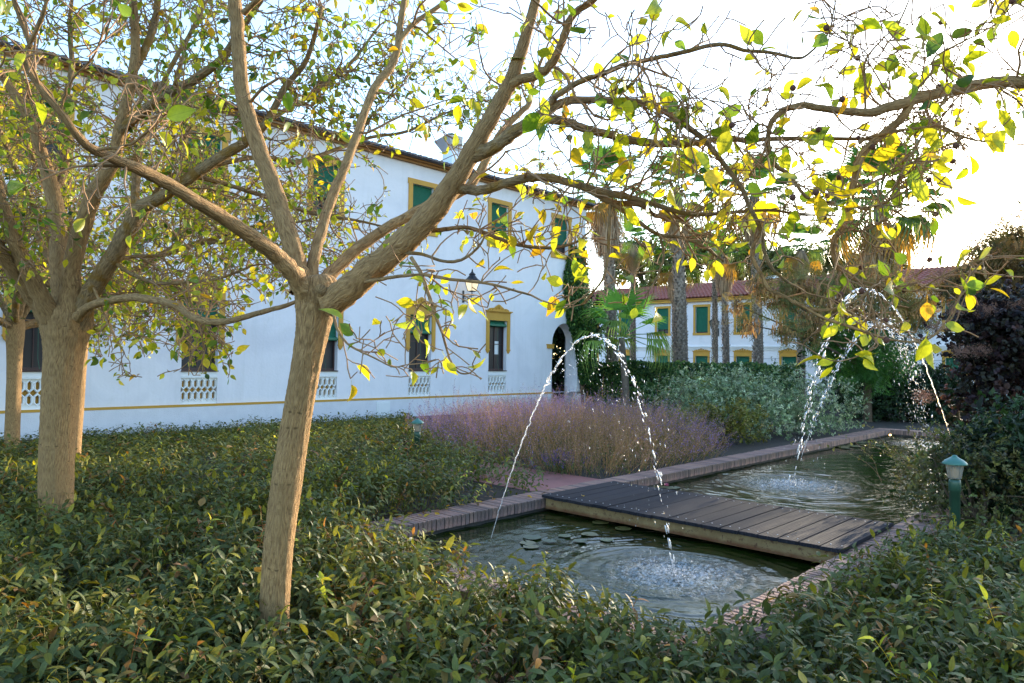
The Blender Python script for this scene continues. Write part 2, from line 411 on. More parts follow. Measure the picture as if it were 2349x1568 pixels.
def watermat():
    m, t, out, N = nodes('pond_water')
    tc = N('TexCoord').outputs['Object']
    ch = N('Attribute', attribute_name='chop').outputs['Fac']
    n1 = N('TexNoise', {'Vector': N('Mapping', {'Vector': tc, 'Scale': (1, 1, 1)}).outputs[0], 'Scale': 11.0, 'Detail': 4.0, 'Distortion': 0.6}).outputs[0]
    n2 = N('TexNoise', {'Vector': tc, 'Scale': 60.0, 'Detail': 3.0}).outputs[0]
    s2 = N('Math', {0: n2, 1: N('Math', {0: ch, 1: 0.9}, operation='MULTIPLY').outputs[0]}, operation='MULTIPLY').outputs[0]
    h = N('Math', {0: N('Math', {0: n1, 1: 0.30}, operation='MULTIPLY').outputs[0], 1: s2}, operation='ADD').outputs[0]
    alg = N('TexNoise', {'Vector': tc, 'Scale': 1.3, 'Detail': 5.0}).outputs[0]
    c = ramp(N, alg, [(0.35, (0.006, 0.012, 0.002)), (0.7, (0.018, 0.030, 0.004))])
    fo = N('TexNoise', {'Vector': tc, 'Scale': 34.0, 'Detail': 6.0, 'Roughness': 0.65, 'Distortion': 0.8}).outputs[0]
    fo = N('Math', {0: fo, 1: N('Math', {0: ch, 1: 0.30}, operation='MULTIPLY').outputs[0]}, operation='ADD').outputs[0]
    fo = ramp(N, fo, [(0.70, (0, 0, 0)), (0.94, (0.7, 0.7, 0.7))])
    c = mixc(N, fo, c, (0.55, 0.58, 0.60))
    b = N('BsdfPrincipled', {'Base Color': c, 'Roughness': 0.03, 'IOR': 1.333, 'Specular IOR Level': 0.5,
          'Normal': N('Bump', {'Height': h, 'Strength': 0.38, 'Distance': 0.05}).outputs[0]})
    t.links.new(b.outputs[0], out.inputs[0]); return m
M['water'] = watermat()
def dropmat():
    m, t, out, N = nodes('falling_water')
    g = N('BsdfGlass', {'Color': (1, 1, 1, 1), 'IOR': 1.333, 'Roughness': 0.05})
    d = N('BsdfTranslucent', {'Color': (0.9, 0.9, 0.92, 1)})
    e = N('BsdfDiffuse', {'Color': (0.85, 0.86, 0.88, 1)})
    x = N('MixShader', {'Fac': 0.5, 1: d.outputs[0], 2: e.outputs[0]})
    mx = N('MixShader', {'Fac': 0.32, 1: g.outputs[0], 2: x.outputs[0]})  # white share stands in for foam and the glints of backlit drops
    t.links.new(mx.outputs[0], out.inputs[0]); return m
M['drop'] = dropmat()
def lampglass(name, em, col):
    m, t, out, N = nodes(name)
    b = N('BsdfPrincipled', {'Base Color': (0.30, 0.30, 0.27, 1), 'Roughness': 0.25, 'Transmission Weight': 0.45, 'Emission Color': (*col, 1), 'Emission Strength': em})
    t.links.new(b.outputs[0], out.inputs[0]); return m
M['lit_glass'] = lampglass('lit_lantern_glass', 0.16, (1.0, 0.82, 0.5))
M['dim_glass'] = lampglass('lantern_glass', 0.0, (1, 1, 1))
M['bulb'] = lampglass('glowing_bulb', 0.05, (1.0, 0.75, 0.4))

# ------------------------------------------------------------------ the ground, pond, path
PX0, PX1, PY0, PY1, PZ = -5.67, -2.25, 3.95, 20.4, -0.055       # inner edges of the pond and its water level
CW = 0.38                                                       # width of the coping
def ground():
    b = MB(); X = [-400, PX0 - 0.05, PX1 + 0.05, 400]; Yv = [-400, PY0 - 0.05, PY1 + 0.05, 400]
    for i in range(3):
        for j in range(3):
            if i == 1 and j == 1: continue
            b.quad((X[i], Yv[j], 0), (X[i + 1], Yv[j], 0), (X[i + 1], Yv[j + 1], 0), (X[i], Yv[j + 1], 0))
    o = b.obj('ground', M['soil']); tag(o, kind='structure')
ground()
def pond():
    bed = MB(); z = -0.5
    bed.quad((PX0 - .05, PY0 - .05, z), (PX1 + .05, PY0 - .05, z), (PX1 + .05, PY1 + .05, z), (PX0 - .05, PY1 + .05, z))
    for (xa, ya), (xb, yb) in zip([(PX0, PY0), (PX0, PY1), (PX1, PY1), (PX1, PY0)], [(PX0, PY1), (PX1, PY1), (PX1, PY0), (PX0, PY0)]):
        dx, dy = (yb - ya), -(xb - xa); L = sqrt(dx * dx + dy * dy); dx, dy = -dx / L * .04, -dy / L * .04
        bed.quad((xa + dx, ya + dy, z), (xb + dx, yb + dy, z), (xb + dx, yb + dy, -0.003), (xa + dx, ya + dy, -0.003))
    o = bed.obj('pond_basin', M['mortar']); tag(o, kind='structure')
    # water surface with rings from the falling jets
    st = 0.032
    xs = np.arange(PX0 - .03, PX1 + .031, st); ys = np.concatenate([np.arange(PY0 - .03, 13, st), np.arange(13, PY1 + .04, 0.06)])
    Xg, Yg = np.meshgrid(xs, ys); Zg = np.zeros_like(Xg); ch = np.zeros_like(Xg)
    for (sx, sy, amp, lam, R) in SPL:
        r = np.hypot(Xg - sx, Yg - sy) + 1e-3
        wob = 0.30 * noise2(Xg, Yg, 3, 3.0) + .18 * noise2(Xg, Yg, 33, 9.0)
        env = np.exp(-((r / (R * 1.15)) ** 2)) * (1 - np.exp(-(r / 0.25) ** 2) * 0.4)
        Zg += amp * np.sin(2 * pi * (r + wob * 0.12) / lam) * env
        Zg += amp * 0.8 * np.sin(2 * pi * (r * 1.31 + wob * 0.3) / lam + 1.7) * np.exp(-((r / (R * 1.9)) ** 2))
        ch += np.exp(-((r / (R * 0.66)) ** 3))
    Zg += 0.0048 * noise2(Xg * .6, Yg, 8, 5.0) + 0.0026 * noise2(Xg * .7, Yg, 9, 13.0) + 0.0010 * noise2(Xg, Yg, 10, 26.0)
    r2 = np.random.default_rng(2)
    Zg += np.clip(ch, 0, 1) * r2.normal(size=Zg.shape) * 0.0055
    n, m = Xg.shape
    V = np.stack([Xg, Yg, Zg + PZ], -1).reshape(-1, 3)
    i = (np.arange(n - 1)[:, None] * m + np.arange(m - 1)[None]).ravel()
    F = np.concatenate([np.stack([i, i + 1, i + m + 1], 1), np.stack([i, i + m + 1, i + m], 1)])
    me = raw_mesh('pond_water', V, F, M['water'])
    a = me.attributes.new('chop', 'FLOAT', 'POINT'); a.data.foreach_set('value', np.clip(ch, 0, 1).astype(np.float32).ravel())
    o = link('pond_water', me); tag(o, kind='structure')
J1A, J1B = np.array([-5.18, 5.24, PZ]), onz(1545, 1318, PZ)
J2B, J2A = onz(1822, 1112, PZ), onz(2208, 1092, PZ)
J3A, J3B = onz(1838, 1050, PZ), onz(2125, 1022, PZ)
SPL = [(J1B[0], J1B[1], 0.0060, 0.13, 1.0), (J2B[0], J2B[1], 0.0060, 0.15, 1.2), (J3B[0], J3B[1], 0.006, 0.17, 1.4)]
pond()

def coping():
    root = empty('pond_coping', (PX0 - CW / 2, PY0, 0), 'low brick coping round the long garden pond', 'coping')
    bed = MB()   # mortar bed that shows in the joints
    zt, zb = 0.086, -0.02
    bed.box(PX0 - CW + .008, PX0 - .008, PY0 - CW + .008, PY1 + CW - .008, zb, zt)
    bed.box(PX1 + .008, PX1 + CW - .008, PY0 - CW + .008, PY1 + CW - .008, zb, zt)
    bed.box(PX0 - .004, PX1 + .004, PY1 + .008, PY1 + CW - .008, zb, zt)
    bed.box(PX0 - .004, PX1 + .004, PY0 - CW + .008, PY0 - .008, zb, zt)
    bed.obj('mortar_bed', M['mortar'], root)
    # one bricks mesh, a few shapes
    shapes = []
    for s in range(5):
        r = random.Random(s); w, h = 0.0245, 0.0575
        b = MB(); c = 0.004
        V = []
        for z, k in ((-h, 0), (h - c, 0), (h, c)):
            for i, j in ((-1, -1), (1, -1), (1, 1), (-1, 1)):
                V.append((i * (CW / 2 - k) + r.uniform(-.002, .002), j * (w - k) + r.uniform(-.0015, .0015), z + r.uniform(-.0012, .0012)))
        F = [(0, 1, 5, 4), (1, 2, 6, 5), (2, 3, 7, 6), (3, 0, 4, 7), (4, 5, 9, 8), (5, 6, 10, 9), (6, 7, 11, 10), (7, 4, 8, 11), (8, 9, 10, 11)]
        b.add(V, F); shapes.append(b)
    meshes = [s.mesh('brick', M['brick']) for s in shapes]
    rest = MB(); placed = []
    p = 0.059
    for y in np.arange(PY0 - CW + .03, PY1 + CW - .02, p):
        placed.append((PX0 - CW / 2, y, 0)); placed.append((PX1 + CW / 2, y, 0))
    for x in np.arange(PX0 + .032, PX1 - .02, p):
        placed.append((x, PY1 + CW / 2, 1)); placed.append((x, PY0 - CW / 2, 1))
    r = random.Random(4)
    vis = [(x > PX1 - .01 and 4.2 < y < 9.2) or (x < PX0 and 4.2 < y < 14.5 and t == 0) for x, y, t in placed]
    order = sorted([i for i in range(len(placed)) if vis[i]], key=lambda i: placed[i][0] ** 2 + placed[i][1] ** 2)[:300]
    near = set(order)
    for i, (x, y, t) in enumerate(placed):
        dz = r.uniform(-.004, .003); rz = r.uniform(-.012, .012) + t * pi / 2; k = r.randrange(5)
        if i in near:
            o = bpy.data.objects.new('brick', meshes[k]); COL.objects.link(o); o.parent = root
            o.matrix_parent_inverse = wmat(root).inverted()
            o.location = (x + r.uniform(-.004, .004), y, 0.0425 + dz); o.rotation_euler = (0, 0, rz)
        else:
            V = np.vstack(shapes[k].v); c, s = cos(rz), sin(rz)
            V2 = np.stack([V[:, 0] * c - V[:, 1] * s + x, V[:, 0] * s + V[:, 1] * c + y, V[:, 2] + 0.0425 + dz], 1)
            rest.add(V2, shapes[k].f)
    o = rest.obj('brick_course', M['brick'], root); tag(o, kind='stuff')
coping()
b = MB(); b.quad((-9.5, 7.25, 0.006), (PX0 - CW - .002, 7.25, 0.006), (PX0 - CW - .002, 8.75, 0.006), (-9.5, 8.75, 0.006))
tag(b.obj('path', M['path']), kind='structure')

def bridge():
    y0, y1 = 6.60, 8.10; zt = 0.142
    x0, x1 = PX0 - 0.02, PX1 + 0.03
    root = empty('footbridge', ((x0 + x1) / 2, (y0 + y1) / 2, 0), 'dark plank footbridge on rusty cream beams across the pond', 'bridge')
    n = 18; w = (x1 - x0) / n; r = random.Random(8); sc = MB()
    for i in range(n):
        xa = x0 + i * w + 0.004 + r.uniform(-.001, .001); xb = x0 + (i + 1) * w - 0.004
        ya, yb = y0 + r.uniform(-.012, .008), y1 + r.uniform(-.01, .01); dz = r.uniform(-.003, .002); c = .004
        b = MB(); cx, cy = (xa + xb) / 2, (ya + yb) / 2; hx, hy = (xb - xa) / 2, (yb - ya) / 2
        tl = r.uniform(-.0025, .0025)
        V = [(i2 * (hx - k), j2 * (hy - k), z + tl * i2) for z, k in ((-.034, 0), (-c, 0), (0, c)) for i2, j2 in ((-1, -1), (1, -1), (1, 1), (-1, 1))]
        b.add(V, [(3, 2, 1, 0), (0, 1, 5, 4), (1, 2, 6, 5), (2, 3, 7, 6), (3, 0, 4, 7), (4, 5, 9, 8), (5, 6, 10, 9), (6, 7, 11, 10), (7, 4, 8, 11), (8, 9, 10, 11)])
        o = bpy.data.objects.new('plank', b.mesh('plank', M['plank'])); COL.objects.link(o); o.parent = root
        o.matrix_parent_inverse = wmat(root).inverted(); o.location = (cx, cy, zt + dz)
        for yy in (y0 + .12, y1 - .12):
            for xx in (xa + .045, xb - .045):
                sc.lathe((xx, yy + r.uniform(-.01, .01), zt + dz), [(0.0075, -.002), (0.0075, .002), (0.001, .0035)], 6)
    tag(sc.obj('screw', M['screw'], root), kind='stuff')
    for y, s in ((y0 + 0.035, 1), (y1 - 0.035, -1)):
        b = MB()   # a steel channel: web and two flanges
        b.box(x0 + .05, x1 - .05, y - .006, y + .006, -0.004, zt - .040)
        b.box(x0 + .051, x1 - .051, y - .026 * 1, y + .05 * s if s > 0 else y + .026, -0.012, -0.0045)
        b.box(x0 + .051, x1 - .051, y - .022, y + .022, zt - .0395, zt - .0355)
        b.obj('beam', M['rust'], root)
bridge()

# ------------------------------------------------------------------ buildings
def grid_wall(b, us, vs, holes, face, depth, flip=False):
    """wall in (u, v) with rectangular holes; face(u, v, d) gives the point d behind the surface"""
    us = sorted(set([round(u, 4) for u in us] + [round(h[i], 4) for h in holes for i in (0, 1)]))
    vs = sorted(set([round(v, 4) for v in vs] + [round(h[i], 4) for h in holes for i in (2, 3)]))
    for a, bb in zip(us, us[1:]):
        for c, d in zip(vs, vs[1:]):
            m = ((a + bb) / 2, (c + d) / 2)
            if any(h[0] < m[0] < h[1] and h[2] < m[1] < h[3] for h in holes): continue
            b.quad(face(a, c, 0), face(bb, c, 0), face(bb, d, 0), face(a, d, 0))
    for u0, u1, v0, v1 in holes:
        b.quad(face(u0, v0, 0), face(u0, v1, 0), face(u0, v1, depth), face(u0, v0, depth))
        b.quad(face(u1, v0, depth), face(u1, v1, depth), face(u1, v1, 0), face(u1, v0, 0))
        b.quad(face(u0, v1, 0), face(u1, v1, 0), face(u1, v1, depth), face(u0, v1, depth))
        b.quad(face(u0, v0, depth), face(u1, v0, depth), face(u1, v0, 0), face(u0, v0, 0))

def crest(b, P, half, z0, h, seed=0):
    """carved crest: scrolls and a shell in low relief above a window; P(u, v, d) with u from the centre"""
    prof = []
    for i in range(41):
        u = -half + 2 * half * i / 40; t = abs(u) / half
        top = h * (0.30 + 0.62 * max(0, 1 - t / 0.42) ** 0.7 + 0.16 * (1 - t)) * (1 - max(0, t - .85) * 3.2) + 0.012 * abs(sin(u * 60))
        prof.append((u, z0 + max(top, 0.01)))
    d = -0.05
    V = [P(u, z0, d) for u, z in prof] + [P(u, z, d) for u, z in prof] + [P(u, z, 0.0) for u, z in prof]
    n = len(prof); F = []
    for i in range(n - 1):
        F += [(i, i + 1, n + i + 1, n + i), (n + i, n + i + 1, 2 * n + i + 1, 2 * n + i)]
    b.add(V, F)
    def scroll(u0, v0, r, turns, sgn, rad):
        pts = []
        for i in range(22):
            t = i / 21; a = t * turns * 2 * pi
            pts.append(P(u0 + sgn * r * (1 - t * .85) * cos(a), v0 + r * (1 - t * .85) * sin(a), d - .006))
        b.tube(pts, [rad * (1 - .5 * i / 21) for i in range(22)], 5)
    for s in (-1, 1):
        scroll(s * half * .30, z0 + h * .36, h * .24, 1.3, s, .018)
        scroll(s * half * .62, z0 + h * .24, h * .18, 1.3, s, .015)
        scroll(s * half * .86, z0 + h * .14, h * .11, 1.2, s, .011)
    for a in np.linspace(-1.0, 1.0, 5):
        b.tube([P(0, z0 + h * .28, d - .004), P(h * .30 * sin(a), z0 + h * (.30 + .58 * cos(a)), d - .012)], [.010, .020], 5)

def blind_mesh(b, P, hw, ztop, zbot, d, roll=True):
    z = ztop; sl = 0.034
    while z - sl > zbot:
        V = []
        for k, (dz, dd) in enumerate(((0, 0), (.25, -.008), (.5, -.011), (.75, -.008), (.93, 0), (1.0, .004))):
            V += [P(-hw, z - sl * dz, d + dd), P(hw, z - sl * dz, d + dd)]
        b.add(V, [(2 * i, 2 * i + 1, 2 * i + 3, 2 * i + 2) for i in range(5)]); z -= sl
    if roll:
        c = []
        for i in range(13):
            a = i / 12 * 2 * pi; c.append((z - .045 + .055 * cos(a), d - .05 + .055 * sin(a) + (0.006 if i % 2 else 0)))
        V = [P(-hw - .006, q[0], q[1]) for q in c] + [P(hw + .006, q[0], q[1]) for q in c]
        b.add(V, [(i, i + 1, 14 + i, 13 + i) for i in range(12)] + [tuple(range(12, -1, -1)), tuple(range(13, 26))])
    return z

def balustrade(win, P, hw, z0, z1):
    b = MB(); b.quad(P(-hw, z0, .12), P(hw, z0, .12), P(hw, z1, .12), P(-hw, z1, .12)); b.obj('panel_back', M['ochre'], win)
    b = MB(); bar = 0.055
    def slab(u0, u1, v0, v1, d0, d1):
        V = [P(u, v, d) for d in (d1, d0) for u, v in ((u0, v0), (u1, v0), (u1, v1), (u0, v1))]
        b.add(V, [(4, 5, 6, 7), (0, 1, 5, 4), (1, 2, 6, 5), (2, 3, 7, 6), (3, 0, 4, 7)])
    slab(-hw + .001, hw - .001, z1 - .11, z1, .0, .10); slab(-hw + .001, hw - .001, z1 - .145, z1 - .112, -.012, .1)
    slab(-hw + .001, hw - .001, z0, z0 + .05, .02, .10)
    n = 6; w = 2 * hw / n; lo, hi = z0 + .05, z1 - .146; mid = (lo + hi) / 2
    for c in range(n):
        u = -hw + (c + .5) * w
        for a, e in ((lo, mid), (mid, hi)):
            ch = w * .52
            out = [(u - w / 2, a + ch), (u, a), (u + w / 2, a + ch), (u + w / 2, e - ch), (u, e), (u - w / 2, e - ch)]
            k = .50; kw = w * .25
            inn = [(u - kw, a + ch * 1.15), (u, a + ch * .62), (u + kw, a + ch * 1.15), (u + kw, e - ch * 1.15), (u, e - ch * .62), (u - kw, e - ch * 1.15)]
            V = [P(*q, .03) for q in out] + [P(*q, .015) for q in [((o[0] + i[0]) / 2, (o[1] + i[1]) / 2) for o, i in zip(out, inn)]] + [P(*q, .035) for q in inn] + [P(*q, .11) for q in inn] + [P(*q, .11) for q in out]
            F = []
            for r0, r1 in ((0, 6), (6, 12), (12, 18), (24, 0)):
                F += [(r0 + j, r0 + (j + 1) % 6, r1 + (j + 1) % 6, r1 + j) for j in range(6)]
            b.add(V, F)
        for v, s in ((lo, 1), (hi, -1)):    # white corners above and below the hexagons
            for sg in (-1, 1):
                b.quad(P(u, v, .04), P(u + sg * w / 2, v, .04), P(u + sg * w / 2, v + s * w * .52, .04))
    b.obj('balustrade', M['white'], win)

def window_low(root, P, hw, z0, z1, zblind, crest_h=0.2, balus=0.80, roll=True, pend=True, mat=None):
    """tall ground floor window; P(u, v, d): u from the centre, v height, d behind the wall face"""
    mat = mat or M['ochre']
    b = MB(); b.quad(P(-hw, z0, .19), P(hw, z0, .19), P(hw, z1, .19), P(-hw, z1, .19))
    win = b.obj('window', M['screen'], root)
    f = MB()
    def bar(u0, u1, v0, v1, d0, d1, bb=f):
        V = [P(u, v, d) for d in (d1, d0) for u, v in ((u0, v0), (u1, v0), (u1, v1), (u0, v1))]
        bb.add(V, [(4, 5, 6, 7), (0, 1, 5, 4), (1, 2, 6, 5), (2, 3, 7, 6), (3, 0, 4, 7)])
    bar(-hw + .001, -hw + .035, z0 + .03, z1, .15, .185); bar(hw - .035, hw - .001, z0 + .03, z1, .15, .185)
    bar(-hw + .001, hw - .001, z0, z0 + .06, .148, .184); bar(-.012, .012, z0 + .06, z1, .165, .186)
    bar(-hw + .036, hw - .036, z0 + (z1 - z0) * .52, z0 + (z1 - z0) * .52 + .025, .166, .187)
    f.obj('window_frame', M['frame'], win)
    s = MB(); bar(-hw - .01, hw + .01, z0 - .028, z0 - .002, -.03, .147, s); s.obj('sill', M['frame'], win)
    g = MB(); ow = hw + .14; fd = -.035
    zb = z1 - 0.98
    for sg in (-1, 1):
        a, c = (-ow, -hw) if sg < 0 else (hw, ow)
        bar(a, c, zb, z1 + .001, fd, .0, g)
        m = (a + c) / 2; q = (c - a) / 2
        prev = None
        for v, k, dd in ((zb, 1.18, -.05), (zb - .03, 1.18, -.05), (zb - .05, .95, -.04), (zb - .10, .72, -.035), (zb - .125, .30, -.028), (zb - .15, .18, -.02)):
            cur = [P(m - q * k, v, 0), P(m - q * k, v, dd), P(m + q * k, v, dd), P(m + q * k, v, 0)]
            if prev: g.add(prev + cur, [(0, 1, 5, 4), (1, 2, 6, 5), (2, 3, 7, 6)])
            else: g.add(cur, [(0, 1, 2, 3)])
            prev = cur
        g.add(prev, [(3, 2, 1, 0)])
    bar(-ow, ow, z1 + .0012, z1 + .27, fd, 0, g)
    bar(-ow - .02, ow + .02, z1 + .271, z1 + .30, fd - .03, 0, g); bar(-ow - .055, ow + .055, z1 + .3005, z1 + .335, fd - .065, 0, g)
    g.obj('surround', mat, win)
    c = MB(); crest(c, P, ow * .86, z1 + .3355, crest_h); c.obj('crest', mat, win)
    l = MB(); blind_mesh(l, P, hw - .012, z1 - .005, zblind, .10, roll); l.obj('roller_blind', M['blind'], win)
    cord = MB(); cord.tube([P(.05, zblind, .06), P(.06, z0 + .25, .05), P(.09, z0 + .02, .02)], .004, 4); cord.obj('cord', M['blind'], win)
    if balus: balustrade(win, P, hw, z0 - balus, z0 - .03)
    return win

def window_up(root, P, hw, z0, z1, zblind):
    b = MB(); b.quad(P(-hw, z0, .20), P(hw, z0, .20), P(hw, z1, .20), P(-hw, z1, .20))
    win = b.obj('window', M['screen'], root)
    g = MB(); f = MB()
    def bar(u0, u1, v0, v1, d0, d1, bb):
        V = [P(u, v, d) for d in (d1, d0) for u, v in ((u0, v0), (u1, v0), (u1, v1), (u0, v1))]
        bb.add(V, [(4, 5, 6, 7), (0, 1, 5, 4), (1, 2, 6, 5), (2, 3, 7, 6), (3, 0, 4, 7)])
    t = .15; fd = -.035
    bar(-hw - t, -hw, z0, z1, fd, 0, g); bar(hw, hw + t, z0, z1, fd, 0, g)
    bar(-hw - t, hw + t, z1 + .001, z1 + t, fd, 0, g); bar(-hw - t, hw + t, z0 - t, z0 - .001, fd, 0, g)
    for sg in (-1, 1):      # ears at the corners
        for v0, v1 in ((z1 - .02, z1 + t + .0), (z0 - t, z0 + .02)):
            a = sg * (hw + t + .001); bar(min(a, a + sg * .03), max(a, a + sg * .03), v0, v1, fd, 0, g)
    g.obj('surround', M['ochre'], win)
    bar(-hw + .001, -hw + .045, z0, z1, .15, .198, f); bar(hw - .045, hw - .001, z0, z1, .15, .198, f); bar(-hw + .046, hw - .046, z0, z0 + .06, .15, .198, f); bar(-.03, .03, z0 + .06, z1, .15, .198, f)
    bar(-hw + .046, -.031, (z0 + zblind) / 2 - .0, (z0 + zblind) / 2 + .02, .16, .198, f); bar(.031, hw - .046, (z0 + zblind) / 2, (z0 + zblind) / 2 + .02, .16, .198, f)
    f.obj('window_frame', M['frame'], win)
    l = MB(); blind_mesh(l, P, hw - .008, z1 - .005, zblind, .09, False); l.obj('roller_blind', M['blind'], win)
    return win

def lantern(root, wallpt, nrm, lit, s=1.0):
    """iron wall lantern on a scrolled bracket"""
    p = np.asarray(wallpt, float); nrm = np.asarray(nrm, float); u = np.array([-nrm[1], nrm[0], 0]); k = np.array([0, 0, 1.0])
    b = MB(); b.obox(p + nrm * .012, nrm * .01, u * .03 * s, k * .17 * s); b.obj('wall_plate', M['iron'], root)
    b = MB(); a = p + nrm * .02 - k * .0
    e = p + nrm * .42 * s + k * .02
    b.tube([a, p + nrm * .2 * s, e], .012 * s, 6); b.tube([p + nrm * .02 - k * .15 * s, p + nrm * .12 * s - k * .12 * s, p + nrm * .24 * s - k * .04 * s, p + nrm * .3 * s], .009 * s, 6)
    for c0, r0 in ((p + nrm * .09 * s - k * .06 * s, .035), (p + nrm * .34 * s - k * .035 * s, .03), (p + nrm * .44 * s + k * .02, .025)):
        b.tube([c0 + r0 * s * (1 - i / 20) * (nrm * cos(i * .55) + k * sin(i * .55)) for i in range(16)], .006 * s, 5)
    b.tube([e - nrm * .06 * s, e - nrm * .06 * s + k * .12 * s], .013 * s, 6)
    b.obj('bracket', M['iron'], root)
    c = e - nrm * .06 * s + k * .12 * s
    g = MB(); r0, r1, h = .085 * s, .15 * s, .30 * s
    d4 = [nrm + u, u - nrm, -nrm - u, nrm - u]
    V = [c + q * r0 * .93 for q in d4] + [c + q * r1 * .93 + k * h for q in d4]
    g.add(V, [(0, 1, 5, 4), (1, 2, 6, 5), (2, 3, 7, 6), (3, 0, 4, 7), (3, 2, 1, 0), (4, 5, 6, 7)])
    g.obj('lantern_glass', M['lit_glass'] if lit else M['dim_glass'], root)
    f = MB()
    for q in d4: f.tube([c + q * r0, c + q * r1 + k * h], .009 * s, 4)
    for z, r in ((0, r0), (h, r1)):
        for q, w in zip(d4, d4[1:] + d4[:1]): f.tube([c + q * r + k * z, c + w * r + k * z], .009 * s, 4)
    f.lathe(c + k * (h + .0), [(r1 * 1.45, 0), (r1 * 1.05, .05 * s), (r1 * .62, .13 * s), (r1 * .55, .15 * s), (r1 * .66, .17 * s), (.03 * s, .23 * s), (.018 * s, .27 * s), (.024 * s, .29 * s), (.002, .32 * s)], 12)
    f.lathe(c - k * .02 * s, [(.001, -.01), (r0 * .9, 0), (r0 * 1.3, .02 * s)], 8)
    f.obj('lantern_cage', M['iron'], root)
    if lit:
        bb = MB(); bb.lathe(c + k * .10 * s, [(.002, 0), (.03 * s, .02 * s), (.035 * s, .06 * s), (.02 * s, .1 * s), (.002, .12 * s)], 10)

XW = -17.24
def building_one():
    B = empty('white_building', (XW - 4, 9, 0), 'long white two-storey building with ochre window surrounds and green blinds', 'building')
    face = lambda y, z, d: (XW - d, y, z)
    C = [0.70, 4.08, 7.46, 10.84, 14.22, 17.62]; CU = [0.70, 4.08, 7.44, 10.80, 14.22, 17.62, 20.95]
    hw, z0, z1 = 0.435, 1.40, 3.10; uw, u0, u1 = 0.42, 5.74, 7.10
    holes = [(c - hw, c + hw, 0.60, z1) for c in C] + [(c - uw, c + uw, u0, u1) for c in CU]
    ay0, ay1, az = 20.50, 22.00, 2.38; rad = (ay1 - ay0) / 2; top = az + rad * 1.06
    holes_w = holes + [(ay0, ay1, 0.0, top + .02)]
    b = MB()
    H = 7.72
    us = list(np.arange(-9, 22.5, 1.05)) + [-9, 22.46]
    grid_wall(b, us, [0.58, 1.6, 2.6, 3.6, 4.6, 5.4, H], [h for h in holes] + [(ay0, ay1, 0.58, top + .02)], face, 0.32)
    # arch: spandrels and the soffit
    N_ = 20; arc = [(ay0 + rad - rad * cos(pi * i / N_), az + rad * 1.06 * sin(pi * i / N_)) for i in range(N_ + 1)]
    for (a, za), (c, zc) in zip(arc, arc[1:]):
        b.quad(face(a, za, 0), face(c, zc, 0), face(c, top + .02, 0), face(a, top + .02, 0))
        b.quad(face(a, za, 0), face(a, za, .55), face(c, zc, .55), face(c, zc, 0))
    for yy in (ay0 + .001, ay1 - .001): b.quad(face(yy, 0, 0), face(yy, az, 0), face(yy, az, .55), face(yy, 0, .55))
    # back, ends, floor over the porch
    xb = XW - 9.5
    b.quad((XW, -9, 0), (XW, -9, H), (xb, -9, H), (xb, -9, 0)); b.quad((xb, -9, 0), (xb, -9, H), (xb, 22.46, H), (xb, 22.46, 0))
    b.quad((XW, 22.46, 3.5), (xb, 22.46, 3.5), (xb, 22.46, H), (XW, 22.46, H))
    b.quad((XW - .6, 22.46, 0), (XW, 22.46, 0), (XW, 22.46, 3.5), (XW - .6, 22.46, 3.5))
    b.quad((XW - .6, 22.0, 0), (XW - .6, 22.46, 0), (XW - .6, 22.46, 3.5), (XW - .6, 22.0, 3.5))
    b.quad((XW - .33, 20.45, 0), (xb, 20.45, 0), (xb, 20.45, 3.5), (XW - .33, 20.45, 3.5))
    b.quad((XW - .33, 20.45, 3.5), (xb, 20.45, 3.5), (xb, 22.46, 3.5), (XW - .33, 22.46, 3.5))
    b.obj('wall', M['wall'], B)
    p = MB(); p.box(XW, XW + .055, -9, ay0 - .003, 0, 0.545); p.box(XW - .4, XW + .055, ay1 + .02, 22.48, 0, 0.5); p.obj('plinth', M['plinth'], B)
    s = MB(); s.box(XW + .001, XW + .062, -9.02, ay0 - .001, 0.546, 0.602); s.obj('painted_band', M['ochre'], B)
    i = MB(); i.box(XW - .3, XW + .05, ay0 - .30, ay0 + .05, az - .17, az - .05); i.box(XW - .3, XW + .065, ay0 - .33, ay0 + .065, az - .049, az - .01); i.obj('impost', M['ochre'], B)
    zbl = [2.7, 2.66, 2.62, 2.28, 2.60, 2.98]
    for c, zb in zip(C, zbl):
        P = lambda u, v, d, c=c: (XW - d, c + u, v)
        window_low(B, P, hw, z0, z1, zb)
    zu = [6.2, 6.2, 6.0, 6.14, 6.1, 6.18, 6.12]
    for c, zb in zip(CU, zu):
        P = lambda u, v, d, c=c: (XW - d, c + u, v)
        window_up(B, P, uw, u0, u1, zb)
    # paper notice in the last window
    n = MB(); n.quad(*[(XW - .186, 17.62 + u, v) for u, v in ((.02, 1.95), (.22, 1.95), (.22, 2.4), (.02, 2.4))]); n.obj('paper_notice', M['white'], B)
    e = MB(); e.box(XW - .02, XW + .10, -9.1, 22.56, H - .02, H + .05); e.box(XW - .02, XW + .2, -9.1, 22.6, H + .051, H + .10); e.obj('cornice', M['ochre_dark'], B)
    rf = MB(); xe = XW + .34; xr = XW - 4.7; zr = H + 1.35
    rf.quad((xe, -9.2, H + .115), (xe, 22.7, H + .115), (xr, 22.7, zr), (xr, -9.2, zr)); rf.quad((xr, -9.2, zr), (xr, 22.7, zr), (xb - .3, 22.7, H + .115), (xb - .3, -9.2, H + .115))
    rf.quad((xe, -9.2, H + .101), (XW - .02, -9.2, H + .101), (XW - .02, 22.7, H + .101), (xe, 22.7, H + .101))
    rf.quad((xe, -9.2, H + .101), (xe, 22.7, H + .101), (xe, 22.7, H + .115), (xe, -9.2, H + .115))
    roof = rf.obj('roof', M['greytile'], B)
    t = MB()
